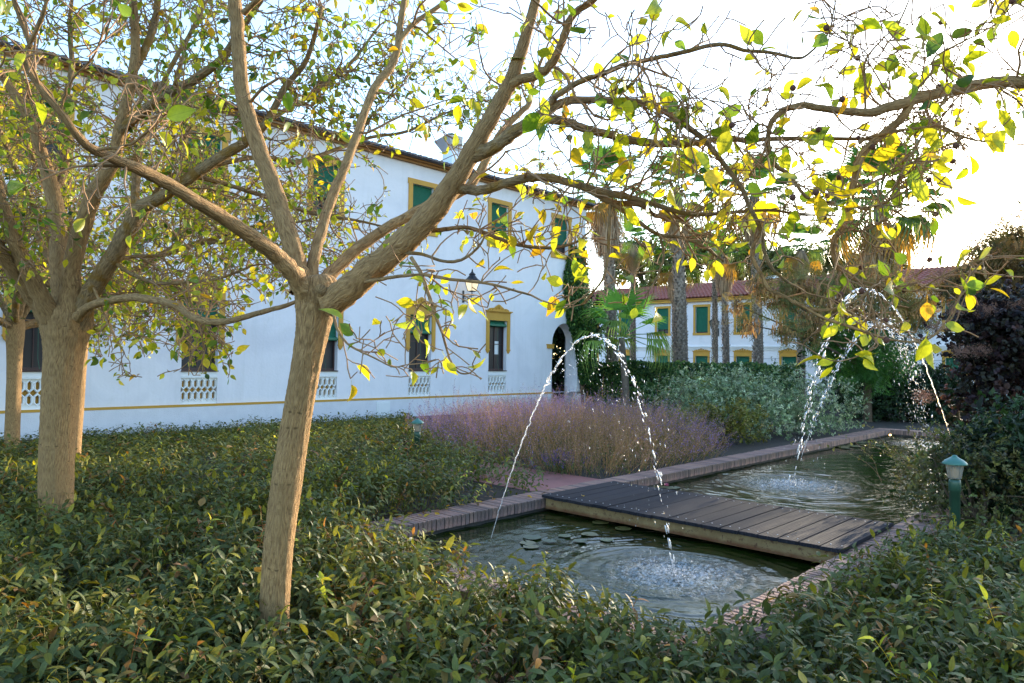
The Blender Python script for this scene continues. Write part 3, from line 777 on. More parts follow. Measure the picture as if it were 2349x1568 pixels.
    for y in np.arange(-9.1, 22.65, 0.21):      # row of barrel tiles along the eave
        V = []
        for x, z in ((xe + .06, H + .105), (xe - .5, H + .105 + .56 * .27)):
            V += [(x, y + .085 * cos(a), z + .075 * sin(a)) for a in np.linspace(0, pi, 7)]
        t.add(V, [(i, i + 1, 8 + i, 7 + i) for i in range(6)] + [tuple(range(6, -1, -1))])
    tag(t.obj('eave_tile', M['greytile'], roof), kind='stuff')
    du = MB(); q = onx(1036, 390, XW - 1.5); y = q[1]; x = XW - 1.5
    du.box(x - .25, x + .25, y - .22, y + .22, H + .5, H + 1.25)
    du.add([(x - .25, y - .22, H + 1.25), (x + .25, y - .22, H + 1.25), (x + .25, y + .22, H + 1.25), (x - .25, y + .22, H + 1.25), (x - .4, y - .5, H + 1.6), (x + .4, y - .5, H + 1.75), (x + .4, y + .15, H + 1.75), (x - .4, y + .15, H + 1.6)],
           [(0, 1, 5, 4), (1, 2, 6, 5), (2, 3, 7, 6), (3, 0, 4, 7), (4, 5, 6, 7)])
    du.obj('vent_duct', M['zinc'], roof)
    d = MB(); y = 12.82; d.box(XW + .056, XW + .072, y - .24, y + .24, .02, .50); hd = d.obj('service_hatch', M['white'], B)
    d = MB(); d.box(XW + .0725, XW + .08, y - .19, y + .19, .07, .45); d.obj('hatch_door', M['white'], hd)
    v = MB()
    for k in range(7): v.box(XW + .056, XW + .085, 16.9, 18.7, .18 + k * .05, .205 + k * .05)
    v.obj('vent_grille', M['white'], B)
building_one()
L = empty('wall_lantern', (XW, 16.0, 3.8), 'lit black iron lantern on the white wall above the windows', 'lantern')
lantern(L, (XW + .005, 15.97, 3.80), (1, 0, 0), True, 1.15)

YB = 42.0
def building_two():
    B = empty('garden_wing', (-18, YB + 4, 0), 'white building with red tiled roof behind the palms', 'building')
    k = YB / 38.0
    face = lambda x, z, d: (x, YB + d, z)
    xs_ = [-23.25, -20.65, -18.12, -15.53, -12.95, -10.4, -7.85, -5.3, -25.9, -28.5]
    C = sorted([x * k for x in xs_])
    hw = 0.44; u0, u1 = 1.75 + (3.50 - 1.75) * k, 1.75 + (5.02 - 1.75) * k
    l0, l1 = 0.35, 1.75 + (2.16 - 1.75) * k
    holes = [(c - hw, c + hw, u0, u1) for c in C] + [(c - hw, c + hw, l0, l1) for c in C]
    b = MB(); H = 5.86; xa, xb = -34.0, -3.2
    grid_wall(b, list(np.arange(xa, xb, 1.3)) + [xb], [0, 1.0, 2.8, 4.0, H], holes, face, .32)
    b.quad((xb, YB, 0), (xb, YB + 8, 0), (xb, YB + 8, H), (xb, YB, H)); b.quad((xb, YB + 8, 0), (xa, YB + 8, 0), (xa, YB + 8, H), (xb, YB + 8, H)); b.quad((xa, YB + 8, 0), (xa, YB, 0), (xa, YB, H), (xa, YB + 8, H))
    b.obj('wall', M['wall'], B)
    zb = 1.75 + (2.50 - 1.75) * k
    m = MB()
    for a, c, d in ((0, .05, .05), (.07, .10, .07), (.13, .17, .09), (.20, .24, .12)): m.box(xa - .02, xb + .02, YB - d, YB - .001, zb + a, zb + c)
    m.obj('string_course', M['white'], B)
    r = random.Random(3)
    for i, c in enumerate(C):
        P = lambda u, v, d, c=c: (c + u, YB + d, v)
        window_up(B, P, hw, u0, u1, u0 + r.choice([0.03, 0.3, 0.25, .05]))
        window_low(B, P, hw, l0, l1, l0 + .2, crest_h=.17, balus=0, roll=False)
    e = MB(); e.box(xa - .1, xb + .1, YB - .22, YB + .02, H - .16, H - .02); e.box(xa - .1, xb + .1, YB - .30, YB + .02, H - .019, H + .05); e.obj('cornice', M['ochre'], B)
    # barrel tiled roof: every course is its own wavy strip
    rf = MB(); ye = YB - .42; rise = .30; n = 12; dl = .40
    rf.quad((xa - .2, ye + .02, H + .06), (xb + .2, ye + .02, H + .06), (xb + .2, ye + n * dl + .1, H + .06 + n * dl * rise), (xa - .2, ye + n * dl + .1, H + .06 + n * dl * rise))
    rf.quad((xb + .2, ye + n * dl + .1, H + .06 + n * dl * rise), (xa - .2, ye + n * dl + .1, H + .06 + n * dl * rise), (xa - .2, YB + 10, H), (xb + .2, YB + 10, H))
    roof = rf.obj('roof', M['tile'], B)
    t = MB(); ph = np.arange(xa - .2, xb + .2, .26 / 6); w = np.abs(np.sin((ph - xa) * pi / .26)) * .075
    for c in range(n):
        y0, z0 = ye + c * dl, H + .075 + c * dl * rise
        V = np.concatenate([np.stack([ph, np.full_like(ph, y0), z0 + w + .035], 1), np.stack([ph, np.full_like(ph, y0 + dl + .03), z0 + dl * rise + w], 1), np.stack([ph, np.full_like(ph, y0 + .004), z0 + w - .01], 1)])
        q = len(ph); F = [(i, i + 1, q + i + 1, q + i) for i in range(q - 1)] + [(2 * q + i, 2 * q + i + 1, i + 1, i) for i in range(q - 1)]
        t.add(V, F)
    tag(t.obj('roof_tile', M['tile'], roof), kind='stuff')
    s = MB()
    for x in (-27.2, -20.3): s.box(x - .5, x + .5, ye + n * dl - .1, ye + n * dl + .4, H + .06 + n * dl * rise - .05, H + .06 + n * dl * rise + .22)
    s.obj('skylight', M['zinc'], roof)
    return k
KB = building_two()
L = empty('wall_lantern', (-19.63 * KB, YB, 4), 'dark unlit iron lantern on the far white wing between upper windows', 'lantern')
lantern(L, (-19.60 * KB, YB - .005, 1.75 + (3.52 - 1.75) * KB), (0, -1, 0), False, 1.5)
sg = empty('string_lights', (-20, YB - .3, 2.2), 'string of small bulbs hung along the far white wing', 'string lights')
b = MB(); pts = []
for i in range(60):
    x = -30 + i * .45; pts.append((x, YB - .35, 2.22 - .16 * sin((i % 10) / 10 * pi)))
b.tube(pts, .008, 4); b.obj('wire', M['iron'], sg)
for i in range(2, 58, 5):
    b = MB(); b.lathe((pts[i][0], pts[i][1], pts[i][2] - .1), [(.002, 0), (.03, .03), (.03, .06), (.015, .09), (.012, .1)], 8); b.obj('bulb', M['dim_glass'], sg)

def bollard(name, x, y, label, h=1.0):
    root = empty(name, (x, y, 0), label, 'lamp')
    z = h - 0.24
    b = MB(); b.lathe((x, y, 0), [(.043, 0), (.043, z - .10), (.049, z - .10), (.049, z - .02), (.044, z), (.02, z + .004)], 16); b.obj('post', M['green_metal'], root, True)
    g = MB(); pr = []
    for i in range(9): pr.append((.048 + .020 * i / 8, z + .012 + .12 * i / 8))
    k = 32; V = []
    for r, zz in pr: V += [(x + (r + (.003 if j % 2 else 0)) * cos(2 * pi * j / k), y + (r + (.003 if j % 2 else 0)) * sin(2 * pi * j / k), zz) for j in range(k)]
    g.add(V, [(i * k + j, i * k + (j + 1) % k, (i + 1) * k + (j + 1) % k, (i + 1) * k + j) for i in range(8) for j in range(k)])
    g.obj('ribbed_glass', M['dim_glass'], root)
    bu = MB(); bu.lathe((x, y, z + .02), [(.002, 0), (.022, .01), (.025, .05), (.015, .08), (.002, .09)], 10); bu.obj('bulb', M['bulb'], root, True)
    c = MB(); zz = z + .135; c.lathe((x, y, zz), [(.068, -.004), (.100, 0), (.100, .010), (.076, .036), (.04, .056), (.02, .070), (.018, .078), (.001, .082)], 20); c.obj('cap', M['hat'], root, True)
p = onz(2190, 1038, 1.0); bollard('garden_lamp', p[0], p[1], 'green bollard lamp with turquoise cap among shrubs at the pond edge', 1.0)
p = onz(958, 956, .86); bollard('garden_lamp', p[0], p[1], 'small green bollard lamp half hidden by the purple sage', 0.86)

# ------------------------------------------------------------------ broadleaf trees with traced limbs
LEAF_ROWS = [(0, 0), (.07, .10), (.2, .22), (.38, .285), (.55, .275), (.72, .20), (.87, .085), (1, 0)]
LEAVES = [leaf_template(LEAF_ROWS, .30, .25, 1.0, .1, .35), leaf_template(LEAF_ROWS, .5, .45, .95, -.15, .3), leaf_template(LEAF_ROWS, .2, -.12, 1.12, .15, .4), leaf_template(LEAF_ROWS, .75, .35, .9, .35, .3)]
def tri_mesh(name, T, mat, smooth=True): return raw_mesh(name, T[0], T[1], mat, None, T[2], smooth)
LEAF_ME = [tri_mesh('leaf', T, M['leaf']) for T in LEAVES]

def smooth_path(P, n_per=6):
    """Catmull-Rom through rows of P"""
    P = np.asarray(P, float); Q = np.vstack([2 * P[0] - P[1], P, 2 * P[-1] - P[-2]]); out = []
    for i in range(1, len(Q) - 2):
        a, b, c, d = Q[i - 1], Q[i], Q[i + 1], Q[i + 2]
        for t in np.linspace(0, 1, n_per, endpoint=False):
            out.append(.5 * ((2 * b) + (c - a) * t + (2 * a - 5 * b + 4 * c - d) * t * t + (3 * b - a - 3 * c + d) * t ** 3))
    out.append(Q[-2]); return np.array(out)

def limb3(pts, n_per=5, wig=0.0, r=rng):
    """pts rows (x, y, depth, width px) -> points and radii in metres"""
    A = np.array([[*at(x, y, d), max(w, 1.5) / 2 * d / FPX / np.linalg.norm(ray(x, y))] for x, y, d, w in pts])
    S = smooth_path(A, n_per)
    S[:, 3] = np.maximum(S[:, 3], 0.0022)
    if wig: S[1:-1, :3] += r.normal(size=(len(S) - 2, 3)) * wig * S[1:-1, 3:4]
    return S[:, :3], S[:, 3]

class Tree:
    def __init__(s, name, base, label, seed, group, leaf_len=0.078, twigmat=None):
        s.root = empty(name, base, label, 'tree', group); s.r = np.random.default_rng(seed)
        s.tw = []; s.lp = []; s.base = np.asarray(base, float); s.L = leaf_len; s.n = 0
    def trunk(s, pts, k=26, mat='bark', rough=.05, name='trunk', nper=9, twist=2.0, foot=None):
        P, R = limb3(pts, nper); n = len(P)
        if foot is not None:
            q = np.array([P[0] * (1 - t) + np.array(foot) * t for t in (1, .66, .33)]); P = np.vstack([q, P]); R = np.concatenate([R[0] * np.array([1.35, 1.16, 1.05]), R]); n = len(P)
        th = np.linspace(0, 2 * pi, k, endpoint=False)[None]; h = np.linspace(0, 1, n)[:, None]
        wob = 1 + rough * (np.sin(3 * th + twist * 2.1 * h * 3) * .5 + np.sin(7 * th + twist * 4 * h + 1.3) * .35 + np.sin(11 * th - 5 * h + .4) * .25) + rough * .4 * s.r.normal(size=(n, k))
        for q in range(7):      # stringy ridges that wind round the stem
            m_ = 7 + 2 * q; wob = wob + rough * .30 * np.sin(m_ * (th + twist * .35 * h) + s.r.uniform(0, 6.28) + 1.2 * np.sin(h * (5 + q) + q)) * (.6 + .4 * np.sin(h * 17 + 3 * th + q))
        b = MB(); b.tube(P, R, k, True, seam=ray(1174, 784), wob=wob); b.obj(name, M[mat], s.root, True)
        return P, R
    def limb(s, pts, mat='bark', k=10, wig=.05, kids=1.0, klen=.7, nper=5, leafy=1.0, skip=.25, up=.1, droop=0.0, klev=2):
        P, R = limb3(pts, nper, wig, s.r)
        kk = k if R.max() > .012 else 6
        wob = 1 + .05 * s.r.normal(size=(len(P), kk))
        b = MB(); b.tube(P, R, kk, True, seam=ray(1174, 784), wob=wob)
        s.nl = getattr(s, 'nl', 0) + 1
        b.obj('branch', M[mat], s.root, True)
        s.sprout(P, R, kids, klen, leafy, skip, up, droop, klev)
        return P, R
    def sprout(s, P, R, kids, klen, leafy, skip, up, droop, klev=2):
        L = np.concatenate([[0], np.cumsum(np.linalg.norm(np.diff(P, axis=0), axis=1))])
        n = int(kids * L[-1] * (1 - skip) * s.kf + s.r.uniform())
        for _ in range(n):
            t = skip + (1 - skip) * s.r.uniform() ** .8
            x = t * L[-1]; i = min(np.searchsorted(L, x), len(P) - 1)
            T = P[min(i + 1, len(P) - 1)] - P[max(i - 1, 0)]; T /= np.linalg.norm(T) + 1e-9
            d = unit(1, s.r)[0]; d -= T * (d @ T) * .7; d /= np.linalg.norm(d)
            d = d + T * .55 + np.array([0, 0, up]); d /= np.linalg.norm(d)
            ln = klen * (.35 + .9 * s.r.uniform()) * (1.15 - .55 * t)
            s.grow(P[i], d, ln, max(min(R[i] * .55, .0034 + .0068 * ln), s.rmin), 0, leafy, droop, klev)
        # the tip itself
        T = P[-1] - P[-3]; T /= np.linalg.norm(T)
        s.grow(P[-1], T, klen * .6, R[-1] * .9, 0, leafy, droop, klev)
    keep = staticmethod(lambda q: True)
    def grow(s, p, d, ln, r0, lev, leafy, droop, klev):
        seg = .05 if lev == 0 else .035
        n = max(3, int(ln / seg)); pts = [p]; d = d.copy(); rad = [r0]
        bend = unit(1, s.r)[0] * .07
        for i in range(n):
            d = d + s.r.normal(size=3) * .20 + bend + np.array([0, 0, -droop * .05])
            d /= np.linalg.norm(d); p = p + d * seg
            q = proj(p)
            if p[2] < s.minz or not s.keep(q): break
            pts.append(p); t = (i + 1) / n; rad.append(max(r0 * (1 - .72 * t), s.rmin))
            if lev < klev and i > 0 and s.r.uniform() < (.50 if lev == 0 else .34):
                e = unit(1, s.r)[0]; e -= d * (e @ d) * .6; e = e / np.linalg.norm(e) + d * .6
                e /= np.linalg.norm(e)
                s.grow(p, e, max(.09, ln * s.r.uniform(.28, .55)), max(rad[-1] * .65, s.rmin), lev + 1, leafy, droop, klev)
            if s.r.uniform() < s.pl * leafy * (1.35 if t > .7 else .5 if lev == 0 else .8):
                e = unit(1, s.r)[0]; e = e * .9 + d * .5 + np.array([0, 0, -.45]); e /= np.linalg.norm(e)
                s.lp.append((p, e))
        if len(pts) > 2: s.tw.append((np.array(pts), np.array(rad)))
    pl = .16; minz = 1.55; kf = 15.0; rmin = .0030
    def finish(s, palette, nobj=300, twigmat='twig', size_jit=.28):
        b = MB()
        fine = [(P, R) for P, R in s.tw]
        for P, R in fine: b.tube(P, R, 4 if R[0] > .003 else 3, False)
        if fine: tag(b.obj('twigs', M[twigmat], s.root, True), kind='stuff')
        if not s.lp: return
        P = np.array([a for a, _ in s.lp]); D = np.array([e for _, e in s.lp]); N = len(P); r = s.r
        nrm = unit(N, r) * .85 + np.array([0, 0, .55]); Mx = frames(D, nrm)
        sz = s.L * np.exp(r.normal(size=N) * size_jit); sz = np.clip(sz, s.L * .4, s.L * 1.5)
        P2 = P + D * (.32 * sz[:, None])     # petiole
        Q = proj(P2)
        col = palette(Q, N, r)
        wh = r.integers(0, 4, N)
        inside = (Q[:, 2] > .3) & (Q[:, 0] > -60) & (Q[:, 0] < 2410) & (Q[:, 1] > -60) & (Q[:, 1] < 1600)
        px = np.where(inside, sz * FPX / np.maximum(Q[:, 2], .3), -1)
        order = np.argsort(-px); ind = order[:nobj]; ind = ind[px[ind] > 22]; rest = np.setdiff1d(np.arange(N), ind)
        inv = wmat(s.root).inverted()
        for i in ind:
            o = bpy.data.objects.new('leaf', LEAF_ME[wh[i]]); COL.objects.link(o); o.parent = s.root
            m = np.eye(4); m[:3, :3] = Mx[i] * sz[i]; m[:3, 3] = P2[i]
            o.matrix_parent_inverse = inv; o.matrix_basis = Matrix(m.tolist())
            o.color = (*[float(c) for c in col[i]], 1)
        if len(rest):
            V, F, C, U = scatter(LEAVES, wh[rest], Mx[rest] * sz[rest][:, None, None], P2[rest], col[rest])
            tag(link('foliage', raw_mesh('foliage', V, F, M['leaf_mass'], C, U), s.root), kind='stuff')
        print(s.root.name, 'leaves', N, 'objects', len(ind), 'twigs', len(s.tw))

Y_, YG, G_, OR, DG = np.array(lin(208, 194, 52)), np.array(lin(166, 174, 52)), np.array(lin(104, 132, 46)), np.array(lin(208, 166, 48)), np.array(lin(62, 92, 46))
def pal(weights):
    cols = np.array([Y_, YG, G_, OR, DG])
    def f(Q, N, r):
        w = np.array([weights(x, y) for x, y in Q[:, :2]]); w = w / w.sum(1)[:, None]
        cum = np.cumsum(w, 1); k = (r.uniform(size=(N, 1)) > cum).sum(1).clip(0, 4)
        c = cols[k] * np.exp(r.normal(size=(N, 1)) * .12) * np.exp(r.normal(size=(N, 3)) * .05)
        return np.clip(c, .005, .85)
    return f

# --- the tree in front: pale trunk that leans and forks at head height
def tree_front():
    base = onz(620, 1440, 0.0); base = at(627, 1388, 3.78); base = np.array([base[0], base[1], 0])
    t = Tree('mulberry_tree', base, 'slender pale-barked tree leaning beside the pond corner, with yellow leaves', 21, None, .070)
    D = 3.78
    foot = at(624, 1400, D); foot[2] = -.03
    t.trunk([(630, 1388, D, 74), (640, 1250, D, 72), (659, 1100, D, 73), (674, 1000, D, 70), (692, 900, D, 68), (706, 820, D, 70), (718, 750, D, 80), (724, 700, D, 94), (727, 665, D, 104), (727, 640, D, 84), (726, 632, D, 30)], 64, 'bark', .034, nper=13, twist=3.2, foot=foot)
    t.minz = 1.62
    clear = lambda q: not ((560 < q[0] < 1180 and q[1] > 620) or (1180 < q[0] < 1500 and q[1] > 712) or (1500 <= q[0] < 1720 and q[1] > 610) or q[1] > 850)
    t.keep = clear
    t.pl = .150; t.kf = 27.0
    B = 'bark'
    l = t.limb
    l([(700, 672, 3.72, 50), (668, 622, 3.62, 44), (620, 575, 3.5, 40), (537, 517, 3.3, 36), (450, 462, 3.1, 34), (369, 413, 2.95, 33), (288, 376, 2.8, 28), (201, 335, 2.65, 24), (141, 262, 2.55, 20), (67, 164, 2.5, 18), (64, 114, 2.5, 16), (68, 100, 2.5, 15), (40, 27, 2.5, 12), (22, -40, 2.5, 11)], B, 12, .05, .35, .5, skip=.35, leafy=.45, up=.3)
    l([(68, 102, 2.5, 13), (88, 62, 2.48, 12), (100, 30, 2.46, 11), (114, -30, 2.45, 10)], B, 8, .05, .3, .4, leafy=.6)
    l([(350, 402, 2.92, 14), (310, 385, 2.88, 13), (265, 380, 2.8, 12), (200, 380, 2.75, 8)], B, 8, .1, .4, .35, leafy=.5)
    l([(225, 345, 2.66, 9), (300, 330, 2.6, 8), (360, 285, 2.55, 7), (395, 245, 2.5, 5)], B, 6, .3, .8, .35, leafy=.3)
    l([(140, 255, 2.55, 7), (160, 190, 2.5, 6), (215, 130, 2.45, 5), (235, 70, 2.4, 4)], B, 6, .3, .8, .3, leafy=.5)
    l([(694, 668, 3.8, 60), (684, 626, 3.82, 52), (672, 570, 3.83, 46), (650, 500, 3.86, 44), (615, 400, 3.9, 42), (580, 300, 3.92, 40), (556, 215, 3.94, 38), (548, 130, 3.95, 36), (544, 60, 3.95, 35), (538, 10, 3.95, 35), (530, -60, 3.95, 30)], B, 16, .03, .10, .5, skip=.6, leafy=.8, up=.3)
    l([(560, 30, 3.95, 18), (580, 10, 3.9, 14), (615, -20, 3.85, 12)], B, 8, .05, .3, .4)
    l([(575, 235, 3.93, 9), (600, 205, 3.8, 8), (640, 180, 3.7, 6)], B, 6, .1, .8, .3)
    l([(712, 660, 3.85, 38), (717, 612, 3.88, 30), (732, 550, 3.95, 27), (752, 480, 4.05, 25), (775, 420, 4.1, 23), (793, 379, 4.15, 22), (827, 285, 4.3, 21), (860, 201, 4.4, 21), (895, 158, 4.5, 20), (912, 110, 4.55, 19), (918, 60, 4.6, 17), (928, -5, 4.65, 15), (935, -60, 4.7, 13)], B, 12, .05, .25, .7, skip=.4)
    l([(914, 98, 4.55, 15), (935, 70, 4.6, 14), (964, 44, 4.65, 13), (1000, 20, 4.7, 12), (1045, -15, 4.7, 10)], B, 8, .05, .6, .6)
    l([(735, 660, 3.9, 40), (775, 612, 3.95, 30), (840, 556, 4.0, 27), (920, 505, 4.05, 25), (1000, 465, 4.1, 24), (1060, 440, 4.15, 22), (1088, 415, 4.2, 21), (1118, 362, 4.25, 19), (1152, 302, 4.3, 17), (1190, 262, 4.35, 15), (1215, 236, 4.4, 13), (1222, 190, 4.4, 10), (1250, 120, 4.4, 7)], B, 12, .05, .4, .7, skip=.45)
    st = MB(); a0, a1 = at(738, 692, 3.72), at(736, 664, 3.575); st.tube([a0, (a0 + a1) / 2, a1], [.034, .029, .028], 12); st.obj('pruned_stub', M['bark'], t.root, True)
    P, R = l([(752, 700, 3.66, 70), (800, 662, 3.6, 66), (850, 620, 3.55, 64), (920, 563, 3.5, 60), (980, 500, 3.45, 56), (1035, 428, 3.4, 51), (1075, 360, 3.36, 45), (1118, 285, 3.32, 40), (1155, 218, 3.3, 37), (1179, 168, 3.28, 33), (1206, 84, 3.26, 28), (1229, 0, 3.25, 25), (1245, -70, 3.2, 22)], B, 18, .03, .08, .5, skip=.6)
    l([(1165, 195, 3.29, 26), (1196, 182, 3.25, 24), (1230, 172, 3.2, 23), (1262, 150, 3.15, 22), (1290, 95, 3.1, 20), (1310, 40, 3.05, 19), (1360, 0, 3.0, 17), (1400, -40, 2.95, 15)], B, 10, .10, .5, .6)
    K = 'bark_lichen'
    l([(1078, 362, 3.36, 36), (1100, 353, 3.34, 36), (1132, 338, 3.3, 34), (1186, 299, 3.26, 31), (1246, 263, 3.22, 27), (1280, 241, 3.2, 22), (1320, 231, 3.16, 19), (1404, 231, 3.1, 17), (1471, 235, 3.06, 16), (1504, 245, 3.04, 15), (1565, 284, 3.0, 14), (1616, 322, 3.0, 14), (1667, 386, 3.0, 13), (1700, 430, 3.0, 12), (1717, 470, 3.0, 11), (1745, 526, 3.0, 10), (1754, 580, 3.0, 9), (1774, 620, 3.0, 8), (1808, 648, 3.0, 6)], K, 10, .06, .45, .5, skip=.3)
    l([(1246, 265, 3.22, 20), (1270, 228, 3.18, 16), (1296, 208, 3.14, 15), (1337, 185, 3.08, 14), (1387, 168, 3.04, 13), (1437, 148, 3.0, 13), (1504, 134, 2.96, 12), (1565, 121, 2.92, 12), (1650, 102, 2.88, 11), (1707, 116, 2.85, 10), (1767, 121, 2.82, 9), (1828, 134, 2.8, 8), (1858, 121, 2.8, 6), (1901, 74, 2.8, 5), (1915, 10, 2.8, 3)], K, 8, .08, .9, .5, skip=.1)
    l([(1240, 268, 3.22, 24), (1303, 282, 3.2, 22), (1353, 299, 3.22, 20), (1420, 315, 3.25, 19), (1471, 327, 3.28, 19), (1565, 331, 3.3, 17), (1616, 325, 3.32, 15), (1667, 317, 3.34, 14), (1717, 324, 3.36, 13), (1767, 319, 3.38, 12), (1868, 319, 3.4, 11), (1995, 320, 3.4, 9), (2070, 332, 3.4, 5)], K, 10, .07, .6, .55, skip=.2, droop=.5)
    l([(1030, 428, 3.42, 30), (1060, 432, 3.4, 25), (1102, 437, 3.38, 23), (1152, 423, 3.36, 22), (1202, 410, 3.34, 21), (1253, 408, 3.32, 20), (1303, 419, 3.3, 19), (1353, 433, 3.28, 18), (1404, 446, 3.26, 15), (1454, 456, 3.24, 13), (1521, 476, 3.22, 12), (1566, 489, 3.2, 11), (1616, 493, 3.2, 10), (1700, 486, 3.18, 8), (1774, 483, 3.16, 7), (1834, 493, 3.15, 6), (1900, 493, 3.1, 4)], K, 10, .06, .55, .55, skip=.2, droop=.4, leafy=1.05)
    l([(1340, 430, 3.28, 16), (1404, 464, 3.3, 15), (1471, 470, 3.32, 13), (1504, 495, 3.34, 11), (1565, 498, 3.36, 9), (1610, 480, 3.4, 7), (1680, 430, 3.4, 5)], K, 8, .07, .55, .45, droop=.3, leafy=1.0)
    l([(1404, 466, 3.3, 12), (1440, 492, 3.3, 11), (1488, 526, 3.3, 10), (1521, 541, 3.3, 9), (1566, 546, 3.3, 8), (1610, 565, 3.3, 7), (1660, 600, 3.3, 5)], K, 8, .07, .65, .45, droop=.6, leafy=1.1)
    l([(1400, 468, 3.3, 9), (1398, 520, 3.28, 8), (1394, 587, 3.25, 7), (1384, 637, 3.22, 6), (1360, 671, 3.2, 5), (1333, 700, 3.2, 4)], K, 6, .15, .8, .35, droop=.5, leafy=1.15)
    l([(1515, 545, 3.3, 7), (1522, 590, 3.28, 6), (1505, 640, 3.25, 5), (1480, 680, 3.22, 4)], K, 6, .15, .8, .3, droop=.5, leafy=1.15)
    l([(930, 555, 3.5, 13), (968, 532, 3.52, 12), (1018, 527, 3.55, 11), (1068, 522, 3.58, 10), (1118, 537, 3.6, 10), (1169, 557, 3.6, 9), (1219, 567, 3.6, 9), (1269, 569, 3.6, 8), (1320, 557, 3.6, 6), (1350, 535, 3.6, 5)], K, 8, .08, .9, .45, droop=.3)
    l([(905, 578, 3.5, 11), (967, 584, 3.45, 9), (1018, 600, 3.42, 8), (1058, 597, 3.4, 7), (1095, 570, 3.4, 6), (1112, 543, 3.4, 5)], K, 6, .08, .7, .4)
    t.keep = lambda q: not ((560 < q[0] < 790 and q[1] > 700) or (1300 < q[0] < 1700 and q[1] > 740) or q[1] > 872 or (1110 < q[0] < 1300 and q[1] > 800))
    t.minz = 1.55
    l([(838, 648, 3.5, 11), (900, 637, 3.4, 9), (967, 631, 3.3, 9), (1035, 641, 3.2, 8), (1118, 651, 3.15, 7), (1169, 664, 3.1, 6), (1219, 678, 3.1, 5)], B, 6, .1, .55, .35, droop=.4, leafy=.9)
    l([(944, 592, 3.4, 10), (967, 631, 3.3, 10), (984, 681, 3.25, 9), (1001, 728, 3.2, 8), (1018, 775, 3.2, 6), (1031, 822, 3.2, 5), (1051, 853, 3.2, 4), (1075, 857, 3.2, 4), (1095, 842, 3.2, 3)], B, 6, .1, .8, .32, droop=.2, leafy=.8, skip=.35)
    l([(760, 705, 3.6, 8), (772, 750, 3.5, 7), (790, 782, 3.4, 6), (817, 802, 3.3, 5), (860, 822, 3.25, 4), (900, 842, 3.2, 3), (930, 838, 3.2, 3)], B, 6, .15, .9, .3, droop=.2, leafy=.8, skip=.3)
    t.keep = clear
    w = lambda x, y: (.40, .42, .14, .04, 0) if 1050 < x < 2000 and y > 330 else (.18, .46, .32, .04, 0) if x > 900 else (.14, .38, .42, .06, .02)
    t.finish(pal(w))
tree_front()

